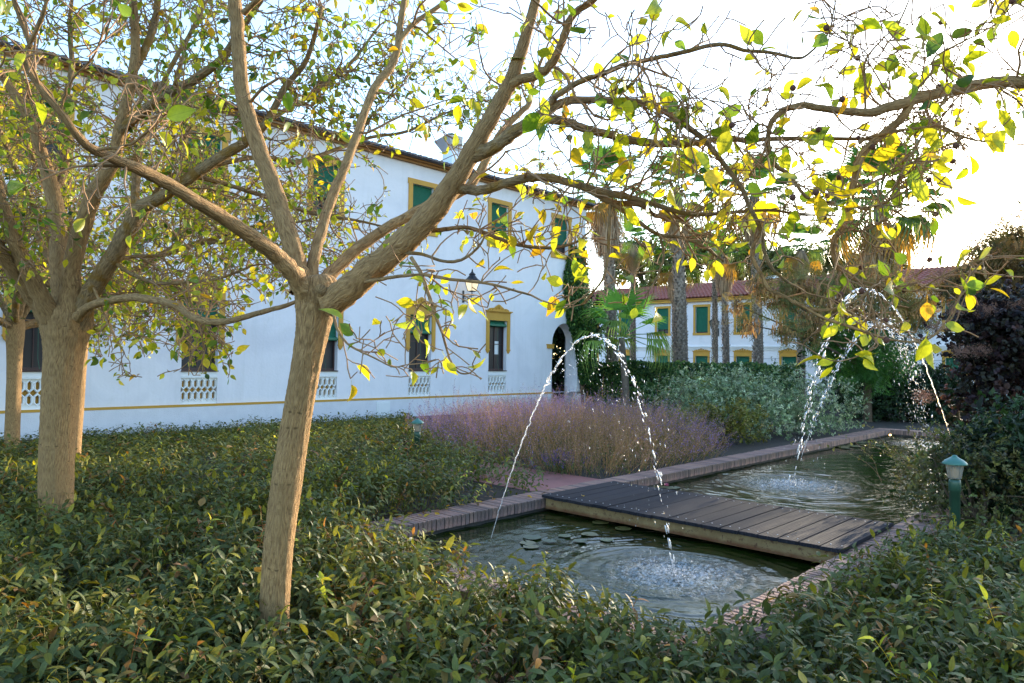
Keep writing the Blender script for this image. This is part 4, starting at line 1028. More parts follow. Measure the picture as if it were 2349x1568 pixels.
# --- the stout tree on the left
def tree_left():
    D = 6.27
    base = at(126, 1155, D); base[2] = 0
    t = Tree('mulberry_tree', base, 'stout tree with many thick upright limbs, standing in the ground cover', 33, None, .064)
    foot = base.copy(); foot[2] = -.03
    t.trunk([(128, 1155, D, 84), (130, 1050, D, 86), (136, 950, D, 88), (142, 860, D, 92), (147, 800, D, 100), (150, 760, D, 118), (152, 725, D, 128), (152, 700, D, 96), (152, 692, D, 30)], 56, 'bark', .03, nper=13, foot=foot, twist=1.2)
    t.minz = 1.5; t.pl = .20; t.kf = 13.0; t.rmin = .0036
    t.keep = lambda q: not ((q[1] > 770 and (q[0] < 240 or q[0] > 540)) or q[1] > 868 or (q[0] > 560 and q[1] > 700))
    l = lambda pts, *a, **k: t.limb([(x, y, d, w * .88) for x, y, d, w in pts], *a, **k); B, K = 'bark', 'bark_lichen'
    l([(125, 745, 6.2, 74), (85, 690, 6.1, 60), (40, 625, 5.9, 52), (-5, 570, 5.7, 46), (-60, 510, 5.5, 40), (-140, 420, 5.3, 32)], B, 14, .04, .5, .9, up=.3)
    l([(118, 735, 6.15, 64), (88, 670, 6.0, 52), (60, 615, 5.85, 46), (30, 545, 5.7, 42), (5, 470, 5.6, 38), (-20, 380, 5.5, 32), (-60, 280, 5.4, 25)], B, 14, .04, .6, .9, up=.3)
    l([(145, 735, 6.35, 60), (138, 660, 6.4, 52), (134, 600, 6.45, 49), (134, 526, 6.5, 48), (117, 426, 6.55, 44), (100, 370, 6.55, 36), (77, 290, 6.55, 32), (35, 220, 6.5, 27), (-5, 155, 6.5, 22), (-40, 60, 6.4, 16)], B, 14, .04, .8, 1.0, up=.2)
    l([(122, 436, 6.55, 26), (145, 400, 6.7, 24), (152, 330, 6.8, 22), (150, 240, 6.9, 20), (165, 150, 7.0, 17), (160, 60, 7.0, 14), (170, -40, 7.0, 10)], K, 10, .05, 1.0, 1.0)
    l([(158, 735, 6.2, 68), (162, 660, 6.15, 57), (165, 604, 6.1, 53), (190, 517, 6.0, 50), (221, 436, 5.9, 44), (262, 369, 5.85, 37), (278, 285, 5.8, 33), (295, 218, 5.8, 31), (310, 134, 5.8, 29), (309, 67, 5.8, 27), (305, 0, 5.8, 25), (303, -70, 5.8, 20)], B, 14, .04, .55, .9, up=.1)
    l([(308, 160, 5.8, 24), (325, 130, 5.85, 24), (345, 85, 5.9, 23), (357, 40, 5.95, 21), (366, -40, 6, 18)], K, 10, .05, .9, .9)
    l([(180, 745, 6.25, 66), (198, 695, 6.2, 57), (220, 650, 6.15, 53), (262, 587, 6.0, 51), (297, 520, 5.9, 48), (322, 478, 5.85, 44), (369, 454, 5.8, 36), (419, 419, 5.7, 34), (470, 384, 5.65, 32), (537, 342, 5.6, 29), (575, 317, 5.55, 27), (614, 278, 5.5, 22), (654, 201, 5.45, 19), (705, 134, 5.4, 15), (738, 17, 5.4, 10)], K, 14, .04, .7, .9, skip=.35, up=.1)
    l([(276, 300, 5.8, 32), (310, 272, 5.75, 30), (369, 228, 5.6, 28), (436, 188, 5.5, 26), (503, 141, 5.4, 23), (554, 67, 5.35, 20), (600, 0, 5.3, 16)], K, 10, .05, 1.0, .9)
    l([(350, 240, 5.62, 15), (403, 134, 5.7, 14), (433, 84, 5.75, 13), (470, 10, 5.8, 11)], K, 8, .05, 1.0, .8)
    l([(310, 482, 5.95, 26), (312, 402, 6.2, 24), (322, 335, 6.4, 22), (352, 290, 6.6, 19), (400, 200, 6.8, 14), (430, 90, 7, 9)], K, 10, .05, 1.0, 1.0)
    l([(472, 388, 5.65, 15), (537, 370, 5.8, 14), (604, 361, 6.0, 14), (671, 372, 6.2, 13), (730, 358, 6.4, 12), (783, 339, 6.6, 11), (850, 316, 6.8, 10), (934, 302, 7.0, 8), (1018, 262, 7.2, 6), (1102, 231, 7.4, 4)], K, 8, .05, 1.1, .9, skip=.2)
    l([(440, 404, 5.7, 15), (480, 413, 5.8, 14), (537, 429, 5.95, 13), (604, 450, 6.1, 13), (671, 476, 6.3, 12), (740, 495, 6.4, 10), (800, 503, 6.5, 8), (880, 520, 6.6, 5)], K, 8, .05, 1.2, .9, skip=.15, droop=.3)
    l([(575, 318, 5.55, 14), (640, 262, 5.9, 13), (720, 215, 6.3, 12), (800, 150, 6.6, 10), (870, 60, 6.9, 7)], K, 8, .06, 1.0, 1.0)
    l([(178, 728, 6.1, 34), (196, 710, 6.0, 27), (218, 699, 5.9, 25), (285, 684, 5.7, 24), (335, 686, 5.5, 23), (403, 701, 5.3, 22), (436, 725, 5.2, 21), (476, 738, 5.1, 20), (520, 738, 5.0, 18), (570, 725, 4.9, 16), (620, 711, 4.8, 14), (674, 695, 4.7, 11), (730, 660, 4.6, 8), (800, 640, 4.6, 5)], B, 10, .05, .22, .5, skip=.3, droop=.5, leafy=.7)
    # thin hanging branches in front of the wall
    l([(262, 600, 6.0, 14), (300, 628, 6.0, 12), (360, 650, 6.0, 11), (430, 648, 6.0, 10), (500, 640, 6.0, 8), (580, 610, 6.0, 6)], K, 8, .05, 1.6, .75, skip=.1, droop=.6)
    l([(240, 610, 6.1, 12), (300, 590, 6.4, 11), (380, 585, 6.7, 10), (460, 560, 7.0, 9), (560, 560, 7.2, 7), (640, 590, 7.4, 5)], K, 8, .05, 1.6, .9, skip=.1, droop=.6)
    l([(215, 660, 6.1, 9), (240, 720, 5.95, 8), (262, 770, 5.8, 6), (285, 810, 5.7, 4)], B, 6, .1, 1.6, .5, droop=.5)
    l([(430, 640, 6.0, 8), (440, 700, 5.9, 7), (460, 760, 5.8, 5), (470, 800, 5.8, 4)], B, 6, .1, 1.8, .5, droop=.5)
    w = lambda x, y: (.30, .40, .24, .04, .02) if y > 560 else (.22, .44, .28, .03, .03)
    t.finish(pal(w))
tree_left()

# --- two more trees in the row behind it
def tree_back(x, D, h0, label, seed, w0, name='mulberry_tree', lean=0, nl=9, reach=2.6, top=3.6, pl=.25, kids=1.1, lw=None):
    base = at(x, 1000, D); base[2] = 0
    t = Tree(name, base, label, seed, None, .07)
    r = t.r; t.pl = pl; t.minz = 1.7; t.kf = 7.5; t.rmin = .004
    def px(P): q = proj(P); return q[0], q[1], q[2]
    fk = base + np.array([lean, 0, h0]); rad = w0
    pts = [base, base + (fk - base) * .35, base + (fk - base) * .7, base + (fk - base) * .92, fk + np.array([0, 0, .05])]
    wd = [2 * k * rad * FPX / px(q)[2] for k, q in zip((1, .95, .95, 1.15, 1.1), pts)]
    t.trunk([(*px(q), w) for q, w in zip(pts, wd)], 20, 'bark', .03, nper=5)
    a0 = r.uniform(0, 6.28)
    for i in range(nl):
        a = a0 + i * 2 * pi / nl * 1.0 + r.uniform(-.25, .25); e = r.uniform(.2, 1.25)
        L = reach * r.uniform(.75, 1.15); p = fk - np.array([0, 0, .1]); P = [p.copy()]
        d = np.array([cos(a) * cos(e), sin(a) * cos(e), sin(e)])
        for k in range(6):
            d = d + r.normal(size=3) * .12 + np.array([0, 0, -.02]); d /= np.linalg.norm(d); p = p + d * L / 6; P.append(p.copy())
        wd = [2 * rad * q * FPX / px(pp)[2] for q, pp in zip((.55, .46, .38, .3, .23, .15, .08), P)]
        t.limb([(*px(q), w) for q, w in zip(P, wd)], 'bark_lichen', 8, .05, kids, 1.0, skip=.2)
    w = lw or (lambda x, y: (.24, .42, .28, .03, .03))
    t.finish(pal(w), 120)
tree_back(28, 11.5, 2.25, 'thin-trunked tree forking low, next to the leftmost window of the white wall', 41, .135, nl=9, reach=3.0)
tree_back(165, 9.6, 2.6, 'leafy tree hidden behind the stout many-limbed tree', 42, .12, nl=11, reach=3.2, lean=.3)

# --- the tree whose trunk stands outside on the right and whose limbs reach over the pond
def tree_right():
    tb = at(3050, 900, 4.3); base = np.array([tb[0], tb[1], 0])
    t = Tree('mulberry_tree', base, 'tree whose long arching limb with brown fruit reaches over the pond from one side', 55, None, .072)
    def px(P): q = proj(P); return q[0], q[1], q[2]
    z = lambda h, dx=0: px(base + np.array([dx, 0, h]))
    t.trunk([(*z(0.0), 120), (*z(.6), 108), (*z(1.3), 104), (*z(1.8), 116), (*z(2.0), 120), (*z(2.15), 90)], 22, 'bark', .03, nper=6)
    t.minz = 1.6; t.pl = .16; t.kf = 25.0
    t.keep = lambda q: q[1] < 842 and not (2230 < q[0] < 2349 and 330 < q[1] < 480) and not (q[0] < 2250 and q[1] > 800 and q[0] > 2000) and not (q[0] < 1850 and q[1] > 655)
    l = t.limb; B = 'bark'
    l([(*z(1.9), 70), (2820, 400, 4.0, 52), (2600, 255, 3.6, 42), (2450, 205, 3.35, 36), (2349, 190, 3.2, 34), (2271, 191, 3.15, 33), (2203, 203, 3.1, 31), (2136, 218, 3.05, 30), (2086, 233, 3.0, 29), (2036, 248, 2.98, 26), (1995, 259, 2.96, 23), (1935, 255, 2.95, 20), (1868, 247, 2.94, 18), (1844, 242, 2.94, 17), (1801, 252, 2.94, 16), (1774, 275, 2.95, 15), (1766, 292, 2.96, 13), (1762, 322, 2.97, 12), (1767, 352, 2.98, 11), (1781, 382, 3.0, 11), (1808, 399, 3.0, 10), (1828, 426, 3.0, 9), (1851, 453, 3.0, 8), (1888, 466, 3.0, 6)], B, 14, .04, .42, .55, skip=.45, up=.2)
    l([(2092, 232, 3.0, 24), (2069, 272, 3.02, 22), (2036, 299, 3.05, 20), (1995, 335, 3.08, 20), (1972, 369, 3.1, 19), (1959, 419, 3.12, 18), (1948, 470, 3.15, 17), (1932, 526, 3.2, 16), (1915, 547, 3.2, 14), (1911, 577, 3.2, 13), (1918, 607, 3.2, 12), (1935, 627, 3.2, 10), (1969, 644, 3.2, 8), (2012, 654, 3.2, 7), (2052, 661, 3.2, 6), (2095, 650, 3.2, 4)], B, 12, .05, .7, .45, skip=.35, droop=.3)
    l([(2177, 214, 3.08, 8), (2136, 278, 3.0, 7), (2103, 335, 2.95, 6), (2079, 376, 2.9, 5), (2062, 409, 2.9, 4)], B, 6, .1, .9, .35)
    l([(1970, 330, 3.1, 8), (1995, 315, 3.08, 9), (2052, 302, 3.0, 9), (2103, 295, 2.95, 8), (2163, 292, 2.9, 7), (2203, 312, 2.85, 7), (2254, 325, 2.8, 6), (2349, 332, 2.75, 5), (2420, 330, 2.7, 4)], B, 6, .1, 1.0, .35, leafy=1.3)
    l([(2086, 223, 3.0, 8), (2136, 168, 2.95, 7), (2143, 134, 2.95, 6), (2187, 107, 2.92, 6), (2254, 74, 2.9, 5), (2304, 44, 2.88, 5), (2370, 10, 2.85, 4)], B, 6, .1, .9, .35)
    l([(1985, 255, 2.96, 7), (1985, 200, 2.95, 6), (1985, 141, 2.95, 6), (2020, 95, 2.93, 5), (2062, 50, 2.9, 5), (2090, -10, 2.9, 4)], B, 6, .1, 1.0, .38)
    l([(1960, 430, 3.12, 8), (2000, 420, 3.05, 7), (2050, 395, 3.0, 6), (2100, 370, 2.95, 4)], B, 6, .1, 1.3, .35, leafy=1.2)
    l([(1950, 470, 3.15, 8), (1990, 480, 3.1, 7), (2040, 460, 3.0, 6), (2090, 430, 2.95, 4)], B, 6, .1, 1.3, .35, leafy=1.2)
    l([(1938, 520, 3.2, 8), (1975, 530, 3.15, 7), (2030, 505, 3.1, 6), (2070, 480, 3.1, 4)], B, 6, .1, 1.3, .32, leafy=1.2)
    # limbs that belong to the front tree's far ends but hang from this side
    l([(1750, 526, 3.05, 8), (1724, 580, 3.05, 9), (1750, 637, 3.05, 9), (1764, 664, 3.05, 9), (1801, 681, 3.05, 8), (1834, 701, 3.05, 8), (1868, 711, 3.05, 8), (1918, 708, 3.05, 7), (1969, 688, 3.05, 6), (2000, 660, 3.1, 6), (2012, 654, 3.2, 6)], B, 8, .06, .5, .35, skip=.2, droop=.3, leafy=.6)
    l([(1820, 690, 3.05, 8), (1885, 728, 3.0, 8), (1935, 745, 2.95, 8), (2002, 768, 2.9, 7), (2036, 778, 2.85, 6), (2089, 785, 2.8, 5), (2130, 778, 2.8, 5), (2180, 735, 2.8, 4), (2200, 690, 2.8, 3)], B, 8, .06, .35, .3, skip=.3, leafy=.6)
    t.keep = lambda q: q[1] < 850
    l([(1996, 766, 2.9, 5), (2014, 790, 2.85, 4), (1990, 808, 2.8, 4), (1955, 822, 2.75, 3.5), (1920, 829, 2.7, 3), (1890, 822, 2.7, 2.5)], B, 6, .1, .3, .12, leafy=.5)
    l([(2052, 661, 3.2, 5), (2100, 668, 3.1, 5), (2150, 640, 3.0, 4), (2200, 615, 2.95, 3), (2270, 590, 2.9, 2.5)], B, 6, .1, .7, .25, leafy=1.5)
    # leaves seen singly at the tips
    for x, y, d, ex, ey in [(2014, 812, 2.75, -1, .1), (1925, 822, 2.72, -1, .4), (1920, 834, 2.72, -.7, .8), (1975, 815, 2.75, .6, .7), (1968, 815, 2.75, .9, .3), (2127, 680, 2.6, .05, 1), (2128, 757, 2.6, -.15, 1), (2155, 742, 2.6, 1, .3), (2200, 618, 2.8, .3, 1), (2215, 655, 2.8, .9, .8), (1905, 826, 2.72, -.9, -.1)]:
        e = RW @ np.array([ex, ey, .15]); t.lp.append((at(x, y, d), e / np.linalg.norm(e)))
    w = lambda x, y: (.10, .58, .22, .04, .06) if x > 1950 else (.30, .46, .20, .04, 0)
    nf = len(t.tw)
    pts = [P[-1] for P, R in t.tw if proj(P[-1])[0] < 2349]
    fr = MB(); fr.lathe((0, 0, 0), [(.001, -.013), (.009, -.009), (.013, 0), (.009, .009), (.001, .013)], 8)
    fm = fr.mesh('fruit', M['fruit'], True); inv = wmat(t.root).inverted()
    for i in t.r.choice(len(pts), 34, replace=False):
        o = bpy.data.objects.new('fruit', fm); COL.objects.link(o); o.parent = t.root; o.matrix_parent_inverse = inv; o.location = pts[i] - np.array([0, 0, .010])
    t.finish(pal(w))
M['fruit'] = plain('brown_fruit', lin(86, 52, 40), 0.8, .6, 200, .3, 60)
tree_right()

# ------------------------------------------------------------------ ground cover
COV_ROWS_H = [(0, 0), (.12, .10), (.35, .19), (.62, .185), (.85, .10), (1, 0)]
COV_ROWS_M = [(0, 0), (.35, .195), (.72, .16), (1, 0)]
COV_ROWS_L = [(0, 0), (.45, .22), (1, 0)]
def sprig(rows, n_pair, seed, stem=True, L=.060):
    """arching stem with opposite pairs of oblong leaves"""
    r = np.random.default_rng(seed); Vs, Fs, Us, Cs = [], [], [], []; off = 0
    p = np.zeros(3); a = r.uniform(0, 6.28); lean = r.uniform(.25, .8); pts = [p.copy()]; el = 1.45
    for i in range(12):
        el -= lean * .12; p = p + .034 * np.array([cos(a) * cos(el), sin(a) * cos(el), sin(el)]); pts.append(p.copy())
    pts = np.array(pts)
    if stem:
        b = MB(); b.tube(pts[::2], np.linspace(.0028, .0012, len(pts[::2])), 3, False)
        V = np.vstack(b.v); F = []
        for q in b.f: F += [(q[0], q[1], q[2]), (q[0], q[2], q[3])]
        Vs.append(V); Fs.append(np.array(F)); Us.append(np.full((len(V), 2), .2)); Cs.append(np.tile(np.array([2.1, 1.35, .9]), (len(V), 1))); off += len(V)
    T = [leaf_template(rows, f, c) for f, c in ((.25, .35), (.15, .55), (.35, .2))]
    ang = r.uniform(0, 6.28)
    for k in range(n_pair):
        t = .30 + .70 * k / max(1, n_pair - 1); i = t * 12; j = min(int(i), 11); q = pts[j] + (pts[j + 1] - pts[j]) * (i - j)
        d = pts[j + 1] - pts[j]; d /= np.linalg.norm(d)
        s = np.cross(d, [0, 0, 1]); s /= np.linalg.norm(s) + 1e-6; u = np.cross(s, d)
        ang += pi / 2 + r.normal() * .35
        for sg in (0, pi):
            o = s * cos(ang + sg) + u * sin(ang + sg) * .55
            e = o + d * (.45 if k < n_pair - 1 else 1.1) + np.array([0, 0, r.uniform(-.75, -.1)]); e /= np.linalg.norm(e)
            nrm = d * .8 + np.array([0, 0, .7]) + r.normal(size=3) * .2
            fr = frames(e[None], nrm[None])[0]; tv, tf, tu, _ = T[r.integers(0, 3)]
            ln = L * (.75 + .5 * r.uniform()) * (1 - .25 * abs(t - .7))
            Vs.append((tv * ln) @ fr.T + q); Fs.append(tf + off); Us.append(tu); off += len(tv)
            c = np.ones(3) * np.exp(r.normal() * .16)
            z = r.uniform()
            if z < .10: c = c * np.array([2.3, 1.65, .6])
            elif z < .15: c = c * np.array([2.2, 1.15, .75])
            elif z < .35: c = c * np.array([1.35, 1.2, .8])
            Cs.append(np.tile(c, (len(tv), 1)))
    return np.vstack(Vs), np.vstack(Fs), np.vstack(Us), np.vstack(Cs)

def cat(parts):
    V, F, C, U = [], [], [], []; off = 0
    for v, f, c, u in parts: V.append(v); F.append(f + off); C.append(c); U.append(u); off += len(v)
    return np.vstack(V), np.vstack(F), np.vstack(C), np.vstack(U)
def seg_dist(X, Y, poly):
    """signed distance (inside positive) to a polygon"""
    poly = np.array(poly, float); d = np.full(X.shape, 1e9); ins = np.zeros(X.shape, bool)
    for (x0, y0), (x1, y1) in zip(poly, np.roll(poly, -1, 0)):
        t = np.clip(((X - x0) * (x1 - x0) + (Y - y0) * (y1 - y0)) / ((x1 - x0) ** 2 + (y1 - y0) ** 2), 0, 1)
        d = np.minimum(d, np.hypot(X - x0 - t * (x1 - x0), Y - y0 - t * (y1 - y0)))
        c = ((y0 > Y) != (y1 > Y)) & (X < (x1 - x0) * (Y - y0) / (y1 - y0 + 1e-12) + x0); ins ^= c
    return np.where(ins, d, -d)

def bed(name, poly, label_kind, top, seed, lod_n=(230, 140, 70), edge=.30):
    r = np.random.default_rng(seed); poly = np.array(poly, float)
    x0, y0 = poly.min(0); x1, y1 = poly.max(0); A = (x1 - x0) * (y1 - y0)
    n = int(A * lod_n[0]); X = r.uniform(x0, x1, n); Y = r.uniform(y0, y1, n)
    D = seg_dist(X, Y, poly); Q = proj(np.stack([X, Y, np.full(n, .45)], 1))
    k = (D > 0) & (Q[:, 2] > 1.7) & (Q[:, 0] > -260) & (Q[:, 0] < 2610) & (Q[:, 1] < 1900)
    X, Y, D, Q = X[k], Y[k], D[k], Q[k]; dep = Q[:, 2]
    lod = np.where(dep < 4.6, 0, np.where(dep < 8.5, 1, 2))
    keep = r.uniform(size=len(X)) < np.array(lod_n)[lod] / lod_n[0]
    keep &= (noise2(X, Y, seed + 9, 4.0) > -.72) | (r.uniform(size=len(X)) < .3)      # thin patches
    X, Y, D, lod = X[keep], Y[keep], D[keep], lod[keep]; N = len(X)
    h = top - .03 * (X > -3.4) - .33 * np.clip((-X - 11.5) / 4.5, 0, 1) + .055 * noise2(X, Y, seed + 1, 2.2) + .035 * noise2(X, Y, seed + 2, 6.5)
    e = np.clip(D / edge, 0, 1); h = h * (.42 + .58 * np.sqrt(e))
    sc = np.exp(r.normal(size=N) * .16) * np.array([1.05, 1.1, 1.25])[lod]
    z = h - .37 * sc + r.normal(size=N) * .03
    a = r.uniform(0, 2 * pi, N); t1 = r.normal(size=N) * .16; t2 = r.normal(size=N) * .16
    ca, sa = np.cos(a), np.sin(a); Rm = np.zeros((N, 3, 3))
    Rm[:, 0, 0] = ca; Rm[:, 0, 1] = -sa; Rm[:, 1, 0] = sa; Rm[:, 1, 1] = ca; Rm[:, 2, 2] = 1
    Rm[:, 0, 2] = t1; Rm[:, 1, 2] = t2; Rm[:, 2, 0] = -(t1 * ca + t2 * sa); Rm[:, 2, 1] = -(-t1 * sa + t2 * ca)
    Rm *= sc[:, None, None]
    base = np.array(lin(78, 90, 54)); m = noise2(X, Y, seed + 5, 1.1)[:, None] * .5 + .5
    col = base * (1 + m * (np.array([.55, .38, .05]))) * np.exp(r.normal(size=(N, 1)) * .16)
    temps = []
    for l, (rows, npair, st) in enumerate(((COV_ROWS_H, 9, True), (COV_ROWS_M, 8, True), (COV_ROWS_L, 6, False))):
        temps += [sprig(rows, npair, 100 + 10 * l + i, st) for i in range(8)]
    wh = lod * 8 + r.integers(0, 8, N)
    # a few pale young shoots and browned ones
    u = r.uniform(size=N); col = np.where((u < .012)[:, None], np.array(lin(176, 182, 62)), np.where((u > .975)[:, None], np.array(lin(128, 96, 62)), col))
    parts = [scatter(temps, wh, Rm, np.stack([X, Y, z], 1), col)]
    m = min(240, N // 6); k = r.choice(N, m, replace=False)       # leaves dropped from the trees
    fp = np.stack([X[k], Y[k], h[k] + .01 + np.abs(r.normal(size=m)) * .02], 1)
    fc = np.array([lin(196, 178, 70), lin(150, 120, 74), lin(116, 92, 66), lin(176, 154, 70)])[r.integers(0, 4, m)]
    parts.append(scatter(LEAVES, r.integers(0, 4, m), frames(unit(m, r) * np.array([1, 1, .35]), unit(m, r) * .4 + np.array([0, 0, 1])) * (.062 * np.exp(r.normal(size=m) * .25))[:, None, None], fp, fc))
    V, F, C, U = cat(parts)
    o = link(name, raw_mesh(name, V, F, M['cover'], C, U)); tag(o, kind='stuff')
    print(name, N, 'sprigs', len(F), 'tris')
CL = PX0 - CW
bed('ground_cover', [(-17.1, -6), (-17.1, 13.9), (-13.5, 11.0), (-10.7, 9.0), (-8.0, 7.8), (CL - .25, 7.35), (CL - .10, 7.0), (CL - .02, 4.2), (CL + .10, 3.85), (-4.6, 3.72), (-3.4, 3.52), (PX1 + .25, 3.50), (PX1 + .40, 4.0), (PX1 + .40, 5.6), (PX1 + .42, 7.0), (-1.5, 8.0), (3.5, 8.6), (4.5, -2), (0, -6)], None, .47, 70)

# ------------------------------------------------------------------ shrubs, hedges, ivy
SHR = [leaf_template([(0, 0), (.5, .26), (1, 0)], .3, .2), leaf_template([(0, 0), (.45, .30), (1, 0)], .15, .35)]
SHR_R = [leaf_template([(0, 0), (.2, .36), (.6, .42), (1, 0)], .2, .2), leaf_template([(0, 0), (.25, .40), (.65, .38), (1, 0)], .1, .3)]
NEEDLE = [leaf_template([(0, 0), (.5, .10), (1, 0)], .3, .2), leaf_template([(0, 0), (.4, .13), (1, 0)], .1, .5)]
PINN = None
def pinnate(n=9):
    """feathery leaf of small leaflets"""
    Vs, Fs = [], []; off = 0
    for i in range(n):
        t = .12 + .88 * i / n; w = .30 * sin(pi * min(1, t * .9 + .08))
        for s in (-1, 1):
            V = np.array([(0, t, -.25 * t * t), (s * w, t + .07, -.25 * t * t - .1 * w), (s * w * .9, t + .015, -.25 * t * t - .1 * w)])
            Vs.append(V); Fs.append([[off, off + 1, off + 2]]); off += 3
    V = np.vstack(Vs); return V, np.vstack(Fs), np.zeros((len(V), 2)), None
PINN = [pinnate(8), pinnate(10)]
def lumps(c, rad, n, r, squash=1.0, flat=False):
    """centres and radii of the lobes that make an uneven outline"""
    c = np.asarray(c, float); rad = np.asarray(rad, float); out = []
    for i in range(n):
        u = unit(1, r)[0]; u[2] = abs(u[2]) * 1.0 if i % 3 else u[2]
        q = c + u * rad * r.uniform(.45, .85); out.append((q, rad.min() * r.uniform(.28, .5)))
    return out
def mass(lob, n, size, cols, temps, r, jit=.35, droop=0.0, minz=.03, up=.3, shell=.55, tuft=9, spread=2.2):
    """leaves in tufts at the ends of shoots all over a set of lobes"""
    w = np.array([q[1] ** 2 for q in lob]); nt_ = max(1, n // tuft); k = r.choice(len(lob), nt_, p=w / w.sum())
    u = unit(nt_, r); rr = shell + (1 - shell) * r.uniform(size=nt_) ** .5; rr *= np.exp(r.normal(size=nt_) * .12)
    T = np.array([lob[i][0] for i in k]) + u * (np.array([lob[i][1] for i in k]) * rr)[:, None]
    ax = u * .8 + unit(nt_, r) * .5 + np.array([0, 0, up - droop]); ax /= np.linalg.norm(ax, axis=1)[:, None]
    tc = np.asarray(cols)[r.integers(0, len(cols), nt_)] * np.exp(r.normal(size=(nt_, 1)) * .25)
    i = np.repeat(np.arange(nt_), tuft); N = len(i); t = r.uniform(size=N)
    P = T[i] + ax[i] * ((t - .5) * size * spread)[:, None] + unit(N, r) * size * .25
    d = ax[i] * .55 + unit(N, r) * .9; nrm = u[i] + unit(N, r) * .6 + np.array([0, 0, .5]); kp = P[:, 2] > minz
    P, d, nrm, i = P[kp], d[kp], nrm[kp], i[kp]; N = len(P)
    Mx = frames(d, nrm) * (size * np.exp(r.normal(size=N) * jit))[:, None, None]
    c = tc[i] * np.exp(r.normal(size=(N, 1)) * .14)
    c = c * (1 + .22 * noise2(P[:, 0] + P[:, 2], P[:, 1] + .6 * P[:, 2], 5, 2.5))[:, None].clip(.5, 1.6)
    return scatter(temps, r.integers(0, len(temps), N), Mx, P, c)
def shrub(name, label, c, rad, n, size, cols, temps, seed, cat_='shrub', nl=34, mat='shrub', up=.3, stems=True, group=None, shell=.55, extra=None):
    r = np.random.default_rng(seed); c = np.asarray(c, float)
    root = empty(name, (c[0], c[1], 0), label, cat_, group)
    lob = lumps(c, rad, nl, r) + [(c + np.array([0, 0, -.1]) * rad[2], min(rad) * .75)]
    if extra: lob += extra
    V, F, C, U = mass(lob, n, size, cols, temps, r, up=up, shell=shell)
    tag(link('foliage', raw_mesh('foliage', V, F, M[mat], C, U), root), kind='stuff')
    if stems:
        b = MB()
        for i in range(14):
            q, rr = lob[r.integers(0, len(lob))]; s = np.array([c[0] + r.normal() * .12, c[1] + r.normal() * .12, 0.0])
            m = (s + q) / 2 + r.normal(size=3) * .1; b.tube(smooth_path([s, m, q], 4), np.linspace(.02, .005, 9), 5, False)
        b.obj('stems', M['bark_dark'], root, True)
    return root, lob
gl = lambda *cs: [np.array(lin(*c)) for c in cs]
GREY = gl((146, 160, 130), (122, 142, 110), (166, 176, 150), (102, 124, 90))
DARK = gl((34, 56, 30), (26, 44, 24), (44, 66, 34), (52, 74, 40))
OLIVE = gl((128, 124, 52), (104, 110, 48), (146, 136, 62), (90, 98, 44))
IVY = gl((58, 94, 52), (46, 76, 44), (76, 110, 56), (100, 124, 60))
PURP = gl((50, 34, 38), (38, 28, 32), (68, 44, 40), (46, 44, 34), (58, 54, 40))
MIX = gl((98, 102, 56), (78, 88, 48), (116, 112, 62), (86, 80, 50))

# hedge of ivy behind the arch
def hedge():
    r = np.random.default_rng(5); x0, x1, y, h = -23.0, -9.5, 24.3, 1.68
    root = empty('ivy_hedge', ((x0 + x1) / 2, y, 0), 'clipped dark ivy hedge in front of the white wing', 'hedge')
    b = MB(); b.box(x0, x1, y - .25, y + .25, 0, h - .15); b.obj('core', M['soil'], root)
    n = 26000; t = r.uniform(size=n); X = r.uniform(x0, x1, n); f = r.uniform(size=n) < .72
    Z = np.where(f, r.uniform(0.0, h, n), h + .05 * noise2(X, X * 0, 3, 3.0) + np.abs(r.normal(size=n)) * .05)
    Y = np.where(f, y - .32 + .06 * noise2(X, Z, 4, 3.0) + r.normal(size=n) * .04, r.uniform(y - .3, y + .3, n))
    nr = np.where(f[:, None], np.array([0, -1, .3]), np.array([0, -.2, 1.0])) + unit(n, r) * .55
    d = np.array([0, -.1, -1.0]) + unit(n, r) * .8; P = np.stack([X, Y, Z], 1)
    c = np.array(IVY)[r.integers(0, 4, n)] * np.exp(r.normal(size=(n, 1)) * .22) * (1 + .25 * noise2(X, Z * 1.5, 7, 2.0))[:, None]
    V, F, C, U = scatter(SHR_R, r.integers(0, 2, n), frames(d, nr) * (.085 * np.exp(r.normal(size=n) * .2))[:, None, None], P, c)
    tag(link('foliage', raw_mesh('foliage', V, F, M['shrub'], C, U), root), kind='stuff')
hedge()
